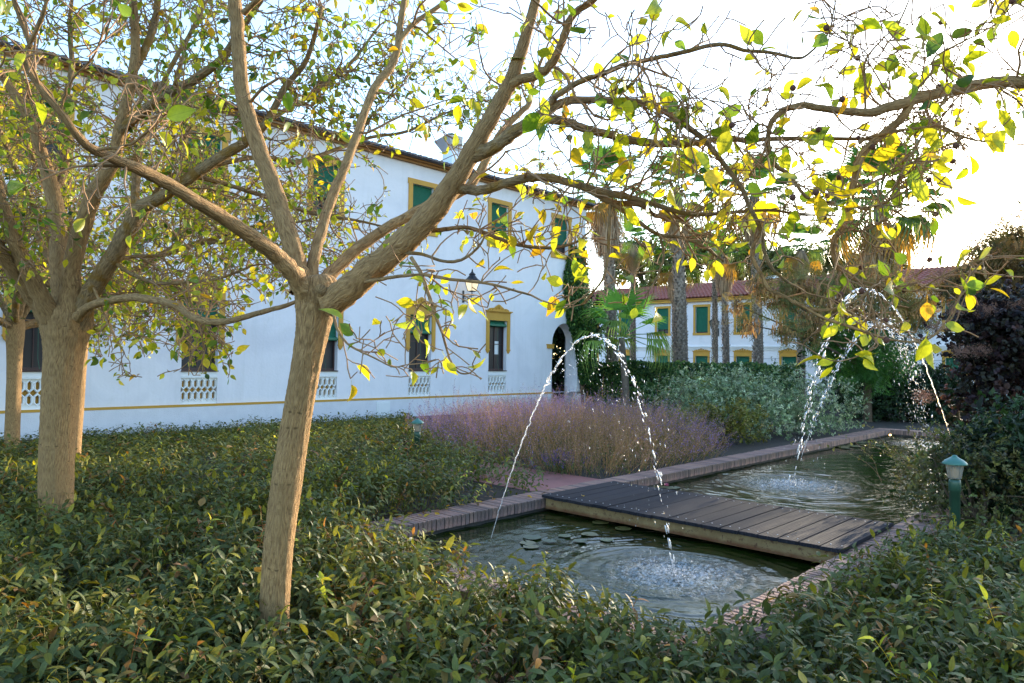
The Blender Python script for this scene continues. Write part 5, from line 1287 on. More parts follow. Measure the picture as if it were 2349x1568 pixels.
def wall_ivy():
    r = np.random.default_rng(15)
    root = empty('climbing_ivy', (XW + .1, 22.2, 0), 'green ivy climbing the corner of the white building above the arch', 'ivy')
    zz = np.array([.9, 1.6, 2.2, 2.8, 3.2, 3.8, 4.4, 4.9, 5.5, 6.2]); ya = np.array([22.10, 22.0, 21.85, 21.6, 21.35, 21.2, 21.1, 21.05, 21.2, 21.5]); yb = np.array([22.35, 22.6, 22.75, 22.7, 22.6, 22.55, 22.5, 22.5, 22.4, 22.3])
    dn = np.array([.25, .55, 1, 1, 1, 1, .9, .7, .40, .12])
    n = 30000; Z = r.uniform(.9, 6.2, n); a = np.interp(Z, zz, ya); b_ = np.interp(Z, zz, yb); u = r.uniform(size=n); Y = a + (b_ - a) * u
    strand = np.abs(np.sin(Y * 22 + .8 * np.sin(Z * 3) + Z * .4)); den = np.interp(Z, zz, dn)
    core = np.clip(1 - np.abs(u - .62) / .55, 0, 1)
    k = r.uniform(size=n) < den * np.where(strand > .55, 1, .35 + core * .65); Y, Z, core = Y[k], Z[k], core[k]; n = len(Y)
    X = XW + .03 + np.abs(r.normal(size=n)) * (.06 + .26 * core * np.interp(Z, [1, 3, 5.5], [1, .9, .2]))
    P = np.stack([X, Y, Z], 1); nr = np.array([1, .1, .3]) + unit(n, r) * .6; d = np.array([.3, 0, -1.0]) + unit(n, r) * .75
    c = np.array(IVY)[r.integers(0, 4, n)] * np.exp(r.normal(size=(n, 1)) * .2) * np.array([1.05, 1.1, 1.0])
    V, F, C, U = scatter(SHR_R, r.integers(0, 2, n), frames(d, nr) * (.075 * np.exp(r.normal(size=n) * .25))[:, None, None], P, c)
    tag(link('foliage', raw_mesh('foliage', V, F, M['shrub'], C, U), root), kind='stuff')
    b = MB()
    for i in range(6):
        y = 21.9 + i * .12; b.tube([(XW + .07, 22.25 + .02 * i, 0), (XW + .07, (22.25 + y) / 2, 1.5), (XW + .05, y - .05, 3.2), (XW + .04, y - .3, 5.0)], [.03, .025, .015, .006], 6)
    b.obj('stems', M['bark_dark'], root, True)
wall_ivy()

p = lambda x, y, d: at(x, y, d)
q = onz(1790, 985, .15)
shrub('date_palm_thicket', 'dark thicket of foliage seen through the arch behind the white wall', at(1292, 785, 31.0), (1.7, 1.7, 2.6), 30000, .12, DARK, SHR, 80, nl=40)
shrub('silver_shrub', 'large silver-green shrub spilling to the brick coping', at(1705, 945, 18.2), (2.2, 1.9, 1.0), 46000, .046, GREY, SHR, 81, nl=60, extra=[(at(1600, 905, 18.5), .8), (at(1560, 900, 19.0), .6), (at(1880, 930, 18.0), .85), (at(1930, 930, 18.4), .7), (at(1800, 895, 18.6), .8), (at(1770, 985, 16.6), .5), (at(1850, 972, 17.6), .5), (at(1925, 965, 19.0), .55), (at(1500, 915, 19.5), .5)])
shrub('olive_shrub', 'low olive-yellow shrub between purple sage and silver shrub', at(1640, 975, 15.6), (1.25, 1.1, .55), 12000, .045, OLIVE, SHR, 82, nl=30, extra=[(at(1560, 985, 15.0), .45), (at(1720, 985, 15.8), .45)])
shrub('evergreen_shrub', 'tall dark evergreen shrub at the far end of the pond', at(2090, 920, 23.2), (2.3, 1.2, 1.2), 42000, .085, DARK, SHR, 83, nl=50, extra=[(at(2030, 930, 23.0), .85), (at(2150, 930, 22.6), .85), (at(1985, 940, 23.0), .75), (at(2190, 890, 23.5), .85), (at(2100, 890, 23.4), .9), (at(2040, 885, 23.8), .8), (at(2230, 940, 22.5), .6), (at(2080, 960, 22.8), .6), (at(2140, 970, 22.4), .5), (at(2000, 970, 23), .5)])
shrub('evergreen_shrub', 'rounded dark evergreen beside the ivy hedge under the feathery tree', at(1960, 830, 28.0), (2.4, 1.8, 2.2), 22000, .10, DARK, SHR, 84, nl=50)
shrub('fine_leaved_shrub', 'loose fine-leaved shrub leaning over the coping behind the bollard lamp', at(2230, 1120, 7.6), (.85, .9, .6), 11000, .032, MIX, SHR, 85, nl=40, extra=[(at(2130, 1100, 8.6), .38), (at(2150, 1160, 7.8), .32), (at(2100, 1120, 8.8), .28), (at(2170, 1040, 9.2), .3)])
shrub('dark_shrub', 'dark broad shrub filling the shade below the purple smoke bush', at(2330, 1090, 7.9), (.9, .9, .8), 14000, .05, DARK, SHR, 86, nl=40)
# sprays of the fine-leaved shrub
def sprays():
    r = np.random.default_rng(9); root = empty('arching_shrub', (*at(2200, 1000, 10.0)[:2], 0), 'shrub of long thin arching leafy shoots beside the far water', 'shrub')
    parts = []; b = MB(); base = at(2210, 1090, 10.0); base[2] = .05
    for i in range(70):
        a = r.uniform(0, 6.28); L = r.uniform(.6, 1.45); s = base + np.array([r.normal() * .55, r.normal() * .55, 0]); d = np.array([cos(a) * .6, sin(a) * .6, 1.0]); P = [s]; q = s
        for k in range(9): d = d + r.normal(size=3) * .1 + np.array([cos(a), sin(a), -.35]) * .09; d /= np.linalg.norm(d); q = q + d * L / 9; P.append(q)
        P = smooth_path(P, 3); b.tube(P[::2], np.linspace(.005, .0015, len(P[::2])), 3, False)
        m = 46; idx = r.integers(5, len(P), m); dd = unit(m, r) * .8 + np.array([0, 0, .3])
        parts.append(scatter(SHR, r.integers(0, 2, m), frames(dd, unit(m, r) + np.array([0, 0, 1])) * (.035 * np.exp(r.normal(size=m) * .3))[:, None, None], P[idx] + r.normal(size=(m, 3)) * .012, np.array(MIX)[r.integers(0, 4, m)] * 1.25))
    tag(link('foliage', raw_mesh('foliage', *(lambda v, f, c, u: (v, f, M['shrub'], c, u))(*cat(parts))), root), kind='stuff')
    tag(b.obj('stems', M['twig'], root, True), kind='stuff')
sprays()

# smoke bush: purple leaves and pale plumes
_rb = np.random.default_rng(4)
root, lob = shrub('smoke_bush', 'dark purple smoke bush with dull pink plumes', at(2340, 840, 9.8), (1.05, 1.0, 1.15), 34000, .042, PURP, SHR_R, 87, nl=70, shell=.25, extra=[(at(x + _rb.normal() * 12, y + _rb.normal() * 12, 9.8 + _rb.normal() * .2), s) for x, y, s in [(2230, 700, .20), (2200, 690, .13), (2290, 680, .25), (2250, 880, .28), (2300, 990, .4), (2195, 760, .15), (2225, 790, .2), (2260, 800, .28), (2215, 850, .14), (2240, 930, .25), (2290, 760, .3), (2165, 720, .10), (2270, 640, .14), (2330, 1060, .4), (2265, 1000, .3), (2235, 745, .16)]])
r9 = np.random.default_rng(19); parts = []
for x, y in [(2160, 570), (2190, 650), (2225, 600), (2120, 850), (2150, 690), (2205, 745), (2262, 652), (2250, 745), (2330, 640)]:
    m = 500; c = at(x, y + 60, 9.4); u = unit(m, r9) * (np.array([.16, .16, .11]) * r9.uniform(.2, 1, (m, 1)))
    parts.append(scatter(NEEDLE, r9.integers(0, 2, m), frames(unit(m, r9), unit(m, r9)) * .028, c + u, np.tile(np.array(lin(150, 116, 104)), (m, 1))))
tag(link('plumes', raw_mesh('plumes', *(lambda v, f, c, u: (v, f, M['dry'], c, u))(*cat(parts))), root), kind='stuff')

# ------------------------------------------------------------------ purple sage in a drift of dry stems
def sage():
    r = np.random.default_rng(12); n = 5200
    poly = [(CL - .15, 8.9), (CL - .25, 12.4), (-8.3, 14.6), (-12.5, 15.5), (-13.0, 11.5), (-11.4, 9.3), (-9.6, 8.6), (-7.4, 8.45)]
    pa = np.array(poly); X = r.uniform(pa[:, 0].min(), pa[:, 0].max(), n * 3); Y = r.uniform(pa[:, 1].min(), pa[:, 1].max(), n * 3)
    D = seg_dist(X, Y, poly); k = D > 0; X, Y, D = X[k][:n], Y[k][:n], D[k][:n]; n = len(X)
    e = np.clip(D / .9, 0, 1); H = (.30 + .56 * e ** .6) * np.exp(r.normal(size=n) * .16) * (1 + .12 * noise2(X, Y, 4, 1.5))
    # direction leans out near the edge
    gx = seg_dist(X + .1, Y, poly) - D; gy = seg_dist(X, Y + .1, poly) - D; g = np.stack([-gx, -gy], 1) * 8
    lean = (1 - e)[:, None] * g * .8 + r.normal(size=(n, 2)) * .26
    t = np.linspace(0, 1, 5); cur = r.normal(size=(n, 2)) * .14
    P = np.zeros((n, 5, 3)); P[..., 0] = X[:, None] + (lean[:, :1] * t * H[:, None] + cur[:, :1] * t * t * H[:, None]); P[..., 1] = Y[:, None] + (lean[:, 1:] * t * H[:, None] + cur[:, 1:] * t * t * H[:, None]); P[..., 2] = H[:, None] * t * (1 - .15 * np.linalg.norm(lean, axis=1)[:, None] * t)
    w = np.array([.0035, .0032, .0028, .0022, .0012])
    a = r.uniform(0, pi, n); s = np.stack([np.cos(a), np.sin(a), np.zeros(n)], 1)
    V = np.stack([P - s[:, None] * w[None, :, None], P + s[:, None] * w[None, :, None]], 2).reshape(-1, 3)
    b = (np.arange(n) * 10)[:, None]; F = []
    for i in range(4):
        o = 2 * i; F += [np.concatenate([b + o, b + o + 1, b + o + 3], 1), np.concatenate([b + o, b + o + 3, b + o + 2], 1)]
    F = np.vstack(F)
    purp = np.clip(.34 + .5 * noise2(X, Y, 21, 1.2) + .65 * (X < -9.3) + .25 * (X > -7.4) * (Y > 11), 0, 1)
    drycol = np.array(gl((175, 135, 95), (154, 119, 86), (191, 152, 107), (138, 121, 77)))[r.integers(0, 4, n)]
    grn = np.array(lin(112, 121, 70)); base = drycol * (1 - .35 * purp[:, None]) + grn * .35 * purp[:, None]
    C = np.repeat(base, 10, 0)
    parts = [(V, F, C, np.zeros((len(V), 2)))]
    # side sprays of tiny florets
    m = 24; k = np.repeat(np.arange(n), m); tt = .42 + .58 * r.uniform(size=len(k)) ** .7; i = np.minimum((tt * 4).astype(int), 3); fr = tt * 4 - i
    q = P[k, i] * (1 - fr)[:, None] + P[k, i + 1] * fr[:, None] + r.normal(size=(len(k), 3)) * np.array([.030, .030, .022]) * (1.35 - tt)[:, None] * 1.6
    q = q[q[:, 2] > .05]; k = k[:len(q)]
    fc = np.where((r.uniform(size=len(q)) < purp[k])[:, None], np.array(gl((145, 121, 184), (121, 102, 170), (170, 147, 198), (156, 131, 163)))[r.integers(0, 4, len(q))], np.array(gl((175, 138, 128), (149, 117, 107), (187, 156, 138), (131, 117, 81)))[r.integers(0, 4, len(q))])
    FL = [leaf_template([(0, 0), (.5, .32), (1, 0)], .2, .1)]
    parts.append(scatter(FL, np.zeros(len(q), int), frames(unit(len(q), r) + np.array([0, 0, .4]), unit(len(q), r)) * (.016 * np.exp(r.normal(size=len(q)) * .3))[:, None, None], q, fc))
    # low leafy clumps
    m = 9000; kk = r.integers(0, n, m); u = r.uniform(size=m); q = np.stack([X[kk] + r.normal(size=m) * .08, Y[kk] + r.normal(size=m) * .08, u * .42 * H[kk] + .02], 1)
    parts.append(scatter(SHR, r.integers(0, 2, m), frames(unit(m, r) + np.array([0, 0, .6]), unit(m, r)) * (.04 * np.exp(r.normal(size=m) * .3))[:, None, None], q, np.array(gl((98, 107, 65), (121, 124, 74), (81, 93, 58)))[r.integers(0, 3, m)]))
    # separate tall spikes on the outside
    for x, y, h in [(985, 900, .5), (1000, 905, .45), (1043, 870, .6), (1100, 905, .35), (1065, 905, .4), (965, 930, .3), (1020, 910, .4), (940, 925, .25)]:
        top = at(x, y, 13.2); m = 46; t_ = r.uniform(size=m); q = top - np.array([.05, 0, 1.0])[None] * (t_ * h)[:, None] + r.normal(size=(m, 3)) * .012
        parts.append(scatter(FL, np.zeros(m, int), frames(unit(m, r), unit(m, r)) * .02, q, np.tile(np.array(lin(112, 98, 149)), (m, 1))))
        st = np.stack([top, top - np.array([.12, 0, top[2]])]); s2 = np.array([.7, .7, 0]) * .003
        parts.append((np.vstack([st[0] - s2 * .5, st[0] + s2 * .5, st[1] + s2, st[1] - s2]), np.array([[0, 1, 2], [0, 2, 3]]), np.tile(np.array(lin(140, 121, 98)), (4, 1)), np.zeros((4, 2))))
    V, F, C, U = cat(parts); o = link('purple_sage', raw_mesh('purple_sage', V, F, M['dry'], C, U)); tag(o, kind='stuff'); print('sage', len(F))
sage()
root = empty('catmint_clump', (*onz(1290, 1075, .1)[:2], 0), 'small clump of violet flower spikes beside the red path', 'plant')
r9 = np.random.default_rng(29); parts = []; b = MB(); c0 = onz(1290, 1078, .05)
for i in range(60):
    a = r9.uniform(0, 6.28); rr = abs(r9.normal()) * .22; s = c0 + np.array([cos(a) * rr, sin(a) * rr, 0]) ; s[2] = 0; h = r9.uniform(.2, .42); e = s + np.array([cos(a) * .2 * rr * 3, sin(a) * .2 * rr * 3, h])
    b.tube([s, (s + e) / 2 + r9.normal(size=3) * .01, e], [.003, .0025, .0015], 3, False)
    m = 26; t = r9.uniform(.55, 1, m); parts.append(scatter(SHR, r9.integers(0, 2, m), frames(unit(m, r9), unit(m, r9)) * .016, s + (e - s) * t[:, None] + r9.normal(size=(m, 3)) * .008, np.tile(np.array(lin(112, 88, 168)), (m, 1))))
    m = 14; t = r9.uniform(.05, .7, m); parts.append(scatter(SHR, r9.integers(0, 2, m), frames(unit(m, r9) + np.array([0, 0, .3]), unit(m, r9)) * .04, s + (e - s) * t[:, None] + r9.normal(size=(m, 3)) * .02, np.tile(np.array(lin(98, 112, 72)), (m, 1))))
tag(link('foliage', raw_mesh('foliage', *(lambda v, f, c, u: (v, f, M['dry'], c, u))(*cat(parts))), root), kind='stuff'); b.obj('stems', M['twig'], root)

# ------------------------------------------------------------------ palms
def fan_mesh(name, seg, spread, droop, seed, pet=1.0, R=.95):
    r = np.random.default_rng(seed); b = MB()
    b.tube([(0, 0, 0), (0, pet * .5, .03), (0, pet, 0)], [.022, .017, .012], 4, False)
    for i in range(seg):
        a = -spread + 2 * spread * i / (seg - 1); L = R * (1 - .25 * (abs(a) / spread) ** 2) * r.uniform(.9, 1.05); w = spread * L / seg * .62
        d = np.array([sin(a), cos(a), 0]); s = np.array([cos(a), -sin(a), 0]); o = np.array([0, pet * .97, 0]); k = droop * r.uniform(.6, 1.4)
        z = lambda t: np.array([0, 0, .06 * sin(pi * t) - k * max(0, t - .45) ** 1.6 * L * 1.6])
        V = [o, o + d * L * .5 - s * w + z(.5) + [0, 0, .012], o + d * L * .5 + z(.5) - [0, 0, .012], o + d * L * .5 + s * w + z(.5) + [0, 0, .012],
             o + d * L * .8 - s * w * .35 + z(.8), o + d * L * .8 + s * w * .35 + z(.8), o + d * L * (1 - .12 * k) + z(1.0)]
        b.add(V, [(0, 2, 1), (0, 3, 2), (1, 2, 4), (2, 5, 4), (2, 3, 5), (4, 5, 6)])
    return b.mesh(name, M['frond'], True)
FANS = [fan_mesh('frond', 24, 1.45, .5, 1), fan_mesh('frond', 22, 1.3, .9, 2), fan_mesh('frond', 26, 1.6, .3, 3), fan_mesh('frond', 20, 1.2, 1.6, 4)]
def palm(label, x, d, ybase_top, wpx, skirt, seed, nfr=26, fr=1.0, lean=0.0, crown_px=None, green=1.0, young=False, xt=None):
    """x: picture column of the foot, ybase_top: row of the crown's heart, skirt: (top row, bottom row, width px) or None"""
    r = np.random.default_rng(seed); base = at(x, 840, d); base[2] = 0
    q = at(xt if xt is not None else x, ybase_top, d); H = q[2]
    top = np.array([q[0], q[1], H]); R0 = wpx / 2 * d / FPX
    root = empty('fan_palm', base, label, 'palm', None)
    n = 14; P = np.array([base + (top - base) * t + np.array([.04 * sin(5 * t), 0, 0]) for t in np.linspace(0, 1, n)]); Rr = R0 * np.interp(np.linspace(0, 1, n), [0, .08, .5, 1], [1.35, 1.05, 1.0, .85])
    b = MB(); Rr = Rr * .80; b.tube(P, Rr, 12); b.obj('trunk', M['palmcore'], root, True)
    if not young:
        lb = MB(); rows = int(H / .13)
        for i in range(rows):
            t = i / rows; c = base + (top - base) * t; rad = np.interp(t, np.linspace(0, 1, n), Rr)
            for j in range(9):
                a = 2 * pi * (j + .5 * (i % 2)) / 9 + r.normal() * .14; u = np.array([cos(a), sin(a), 0]); s = np.array([-sin(a), cos(a), 0]); w = rad * .36; k = r.uniform(.3, 1.5)
                V = [c + u * rad * .98 - s * w, c + u * rad * .98 + s * w, c + u * (rad + .065 * k) + s * w * .55 + [0, 0, .13], c + u * (rad + .065 * k) - s * w * .55 + [0, 0, .13], c + u * rad * .9 + [0, 0, .17]]
                lb.add(V, [(0, 1, 2, 3), (3, 2, 4)])
        tag(lb.obj('leaf_base', M['palmbark'], root), kind='stuff')
    if skirt:
        zt, zb, wd = at(x, skirt[0], d)[2], at(x, skirt[1], d)[2], skirt[2] / 2 * d / FPX
        m = 900; b = MB(); a = r.uniform(0, 2 * pi, m); t = r.uniform(size=m) ** .8
        for i in range(m):
            u = np.array([cos(a[i]), sin(a[i]), 0]); s = np.array([-sin(a[i]), cos(a[i]), 0]); tt = (zt - base[2]) / H; c = base + (top - base) * min(tt, 1)
            z0 = zt - (zt - zb) * t[i] * .75; L = (zt - zb) * r.uniform(.25, .5); rr = wd * np.interp(t[i], [0, .35, .8, 1], [.75, 1.0, .85, .5]) * r.uniform(.55, 1.05); w = r.uniform(.010, .03)
            p0 = np.array([c[0], c[1], z0 + .15]) + u * rr * .55; p1 = np.array([c[0], c[1], z0 - L * .4]) + u * rr; p2 = np.array([c[0], c[1], z0 - L]) + u * rr * r.uniform(.8, 1.1)
            b.add([p0 - s * w, p0 + s * w, p1 - s * w, p1 + s * w, p2], [(0, 1, 3, 2), (2, 3, 4)])
        tag(b.obj('dead_frond_skirt', M['thatch'], root), kind='stuff')
    inv = wmat(root).inverted(); hs = skirt is not None
    for i in range(nfr):
        a = i * 2.399 + r.normal() * .15; t = (i + .5) / nfr; e = 1.35 - t * (2.25 if hs else 1.7) + r.normal() * .08     # young ones upright, old ones hanging
        dv = np.array([[cos(a) * cos(e), sin(a) * cos(e), sin(e)]]); nv = np.array([[-cos(a) * sin(e), -sin(a) * sin(e), cos(e) + .05]])
        Fm = frames(dv, nv)[0]; s = fr * r.uniform(.85, 1.1)
        o = bpy.data.objects.new('frond', FANS[r.integers(0, 3) if t < .6 else (1 if r.uniform() < .4 else 3)]); COL.objects.link(o); o.parent = root
        m = np.eye(4); m[:3, :3] = Fm * s; m[:3, 3] = top + np.array([0, 0, .05]); o.matrix_parent_inverse = inv; o.matrix_basis = Matrix(m.tolist())
        if t > .86 and hs: c = np.array(lin(176, 134, 62)) * r.uniform(.8, 1.1)
        else: c = np.array(lin(86, 124, 62)) * green * np.exp(r.normal() * .15) * np.array([1 + .5 * (t > .6), 1.05, 1])
        o.color = (*np.clip(c, 0, .8), 1)
    return root
palm('tall fan palm with wide thatch skirt beside the ivy corner', 1407, 30, 432, 31, (480, 592, 84), 61, 24, 1.12, xt=1392)
palm('tall fan palm whose rough trunk stands left of the middle upper windows', 1567, 31, 440, 31, (480, 565, 66), 62, 24, 1.15, xt=1553)
palm('slender fan palm with small thatch skirt below the red roof line', 1667, 34, 585, 17, (600, 672, 44), 63, 20, .82, xt=1661)
palm('tall straight fan palm near the feathery tree with the widest thatch', 1742, 33, 450, 25, (478, 556, 76), 64, 26, 1.25, xt=1730)
palm('huge shaggy fan palm rising behind the far end of the pond', 2010, 28, 470, 48, (505, 650, 110), 65, 34, 1.55, xt=2015)
palm('fan palm low against the sky behind the feathery tree', 1838, 37, 575, 20, (585, 640, 42), 66, 18, .95)
palm('fan palm with hanging green fronds close behind a thicker trunk', 1549, 35.5, 610, 17, (620, 690, 40), 67, 18, .95)
palm('thin distant fan palm between the two tall leaning palms', 1452, 37, 560, 14, (570, 620, 36), 68, 16, .9)
palm('young bright green fan palm at the hedge with big fresh fronds', 1436, 27, 775, 20, None, 69, 17, 1.12, green=1.75, young=True, xt=1428)
palm('fan palm just seen past the tall straight palm, its crown above the roof', 1640, 39, 560, 14, (570, 610, 36), 70, 16, .9)

# ------------------------------------------------------------------ trees behind the far wing
BGC = gl((92, 104, 58), (76, 90, 48), (112, 116, 66), (128, 120, 70))
def bg_tree(label, x, y, d, rad, seed, cols=BGC, n=9000, size=.22, temps=SHR, foot=None, name='background_tree'):
    r = np.random.default_rng(seed); c = at(x, y, d); base = np.array([c[0], c[1], 0]); root = empty(name, base, label, 'tree', None)
    lob = lumps(c, rad, 30, r); V, F, C, U = mass(lob, n, size, cols, temps, r, shell=.35, up=.1)
    tag(link('crown', raw_mesh('crown', V, F, M['shrub'], C, U), root), kind='stuff')
    b = MB(); b.tube(smooth_path([base, base + (c - base) * .5 + r.normal(size=3) * .2, c, c + np.array([0, 0, rad[2] * .6])], 4), np.linspace(.3, .06, 13), 8, False)
    for i in range(10):
        q = lob[i][0]; s = base + (c - base) * r.uniform(.6, 1.0); b.tube(smooth_path([s, (s + q) / 2 + r.normal(size=3) * .2, q], 3), np.linspace(.10, .02, 7), 5, False)
    b.obj('trunk', M['bark_dark'], root, True)
for i, (lb, x, y, d, ra) in enumerate([
    ('broad olive-green tree behind the red roof beside the white corner', 1470, 612, 58, (3.2, 3.0, 2.6)),
    ('thin-crowned tree behind the red roof past the second palm trunk', 1600, 600, 60, (3.0, 3.0, 2.9)),
    ('rounded tree behind the red roof, right of the slender palm', 1700, 618, 57, (2.8, 2.8, 2.4)),
    ('tree behind the red roof where the straight palm crosses it', 1790, 625, 59, (3.0, 3.0, 2.2)),
    ('dark tree behind the red roof below the low distant palm', 1890, 630, 58, (3.2, 3.0, 2.4)),
    ('tree behind the wing seen under the shaggy palm', 2000, 640, 60, (3.2, 3, 2.2)),
    ('low tree behind the wing at the open patch of sky', 2110, 668, 58, (3.0, 3, 1.5)),
    ('tree behind the wing, past the smoke bush, enlarged to block low sun', 2335, 610, 58, (4.4, 3.2, 3.0))]):  # crown enlarged and raised to keep the low sun off the footbridge
    bg_tree(lb, x, y, d, ra, 300 + i)

# feathery tree with hanging pods in front of the far wing
def feather_tree(name, label, foot, lobes, n, cols, seed, pods, size=.30, trunk_r=.12, vine=None):
    r = np.random.default_rng(seed); root = empty(name, foot, label, 'tree')
    V, F, C, U = mass(lobes, n, size, cols, PINN, r, shell=.15, up=.0, droop=.2, minz=.3)
    tag(link('crown', raw_mesh('crown', V, F, M['shrub'], C, U), root), kind='stuff')
    b = MB(); foot = np.asarray(foot, float); fork = foot + np.array([0, 0, 1.6]); b.tube([foot, foot + [0, 0, .8], fork], [trunk_r * 1.2, trunk_r, trunk_r * .9], 10)
    b.obj('trunk', M['bark_dark'], root, True)
    br = MB()
    for q, rr in lobes:
        mid = (fork + q) / 2 + r.normal(size=3) * .15 + np.array([0, 0, .2]); P = smooth_path([fork, mid, q], 5); br.tube(P, np.linspace(trunk_r * .45, .012, len(P)), 6, False)
        for k in range(10):
            e = q + unit(1, r)[0] * rr * r.uniform(.5, 1.0); br.tube(smooth_path([q + r.normal(size=3) * .1, (q + e) / 2 + r.normal(size=3) * .06, e], 3), np.linspace(.012, .004, 7), 4, False)
    br.obj('branch', M['bark_dark'], root, True)
    if pods:
        w = np.array([q[1] ** 2 for q in lobes]); k = r.choice(len(lobes), pods, p=w / w.sum()); P = np.array([lobes[i][0] for i in k]) + unit(pods, r) * (np.array([lobes[i][1] for i in k]) * r.uniform(.2, 1.0, pods))[:, None]
        PD = [leaf_template([(0, 0), (.25, .11), (.75, .11), (1, 0)], .1, .1)]
        c = np.array(gl((176, 136, 92), (152, 114, 78), (190, 152, 104)))[r.integers(0, 3, pods)]
        V, F, C, U = scatter(PD, np.zeros(pods, int), frames(np.array([0, 0, -1.0]) + unit(pods, r) * .3, unit(pods, r)) * (.17 * np.exp(r.normal(size=pods) * .2))[:, None, None], P, c)
        tag(link('seed_pods', raw_mesh('seed_pods', V, F, M['dry'], C, U), root), kind='stuff')
FE = gl((118, 118, 62), (132, 120, 66), (98, 106, 54), (146, 122, 68))
f1 = at(1990, 900, 22.5); f1[2] = 0
lob = [(at(x, y, d), s) for x, y, d, s in [(1745, 655, 21.5, .45), (1790, 690, 21.5, .5), (1830, 650, 22, .6), (1880, 690, 22, .65), (1925, 650, 22.5, .65), (1975, 640, 22.5, .65), (2030, 660, 22.5, .65), (2080, 690, 22.5, .6), (1860, 740, 21.5, .5), (1800, 755, 21.0, .38), (1720, 745, 21.0, .32), (1960, 710, 22, .6), (2040, 720, 22, .5), (2110, 720, 23, .5), (1690, 700, 21, .25), (2130, 690, 23, .4)]]
feather_tree('feathery_tree', 'feathery tree hung with brown seed pods in front of the far wing', f1, lob, 2600, FE, 401, 3800)
f2 = at(1965, 900, 23.5); f2[2] = 0
lob = [(at(x, y, d), s) for x, y, d, s in [(1900, 800, 22.5, .5), (1960, 790, 22.5, .6), (2010, 800, 22.2, .55), (2050, 830, 22.2, .5), (1990, 850, 22, .5), (1930, 840, 22.3, .4)]]
feather_tree('green_feathery_bush', 'fresh green ferny bush below the pod-laden tree', f2, lob, 2600, gl((70, 116, 44), (88, 134, 50), (58, 98, 40)), 402, 0, trunk_r=.06)
f3 = at(2470, 900, 13.0); f3[2] = 0
lob = [(at(x, y, d), s) for x, y, d, s in [(2330, 545, 13, .32), (2270, 590, 13, .36), (2340, 620, 13, .5), (2230, 620, 13, .3), (2285, 650, 13, .4), (2215, 655, 13.2, .25), (2400, 580, 13, .6), (2190, 640, 13.4, .16), (2170, 665, 13.4, .2), (2240, 690, 13.4, .3), (2450, 680, 13, .6)]]
feather_tree('feathery_tree', 'bronze-tinted feathery tree rising over the smoke bush against the sky', f3, lob, 3000, gl((92, 84, 44), (110, 92, 50), (78, 80, 40), (126, 96, 58)), 403, 700, size=.24)
def fern():
    r = np.random.default_rng(77); c = at(1625, 905, 19.5); c[2] = 0; root = empty('tall_fern', c, 'bright yellow-green fern standing up from the silver shrub', 'fern')
    for i in range(9):
        a = r.uniform(0, 6.28); q = c + np.array([0, 0, .4]); P = [q]; d = np.array([cos(a) * .35, sin(a) * .35, 1.0])
        for k in range(8): d = d + np.array([cos(a), sin(a), -.3]) * .10; d /= np.linalg.norm(d); q = q + d * .17; P.append(q)
        b = MB(); P = smooth_path(P, 3); b.tube(P, np.linspace(.01, .003, len(P)), 4, False)
        for j in range(4, len(P)):
            T = P[min(j + 1, len(P) - 1)] - P[j - 1]; T /= np.linalg.norm(T); s = np.cross(T, [0, 0, 1]); s /= np.linalg.norm(s); w = .26 * (1 - (j / len(P)) ** 1.5) + .03
            for sg in (-1, 1): b.add([P[j] - T * .02, P[j] + T * .03, P[j] + s * sg * w + T * .09 - [0, 0, .03]], [(0, 1, 2)])
        o = b.obj('frond', M['frond'], root, False); o.color = (*lin(146, 160, 62), 1)
fern()

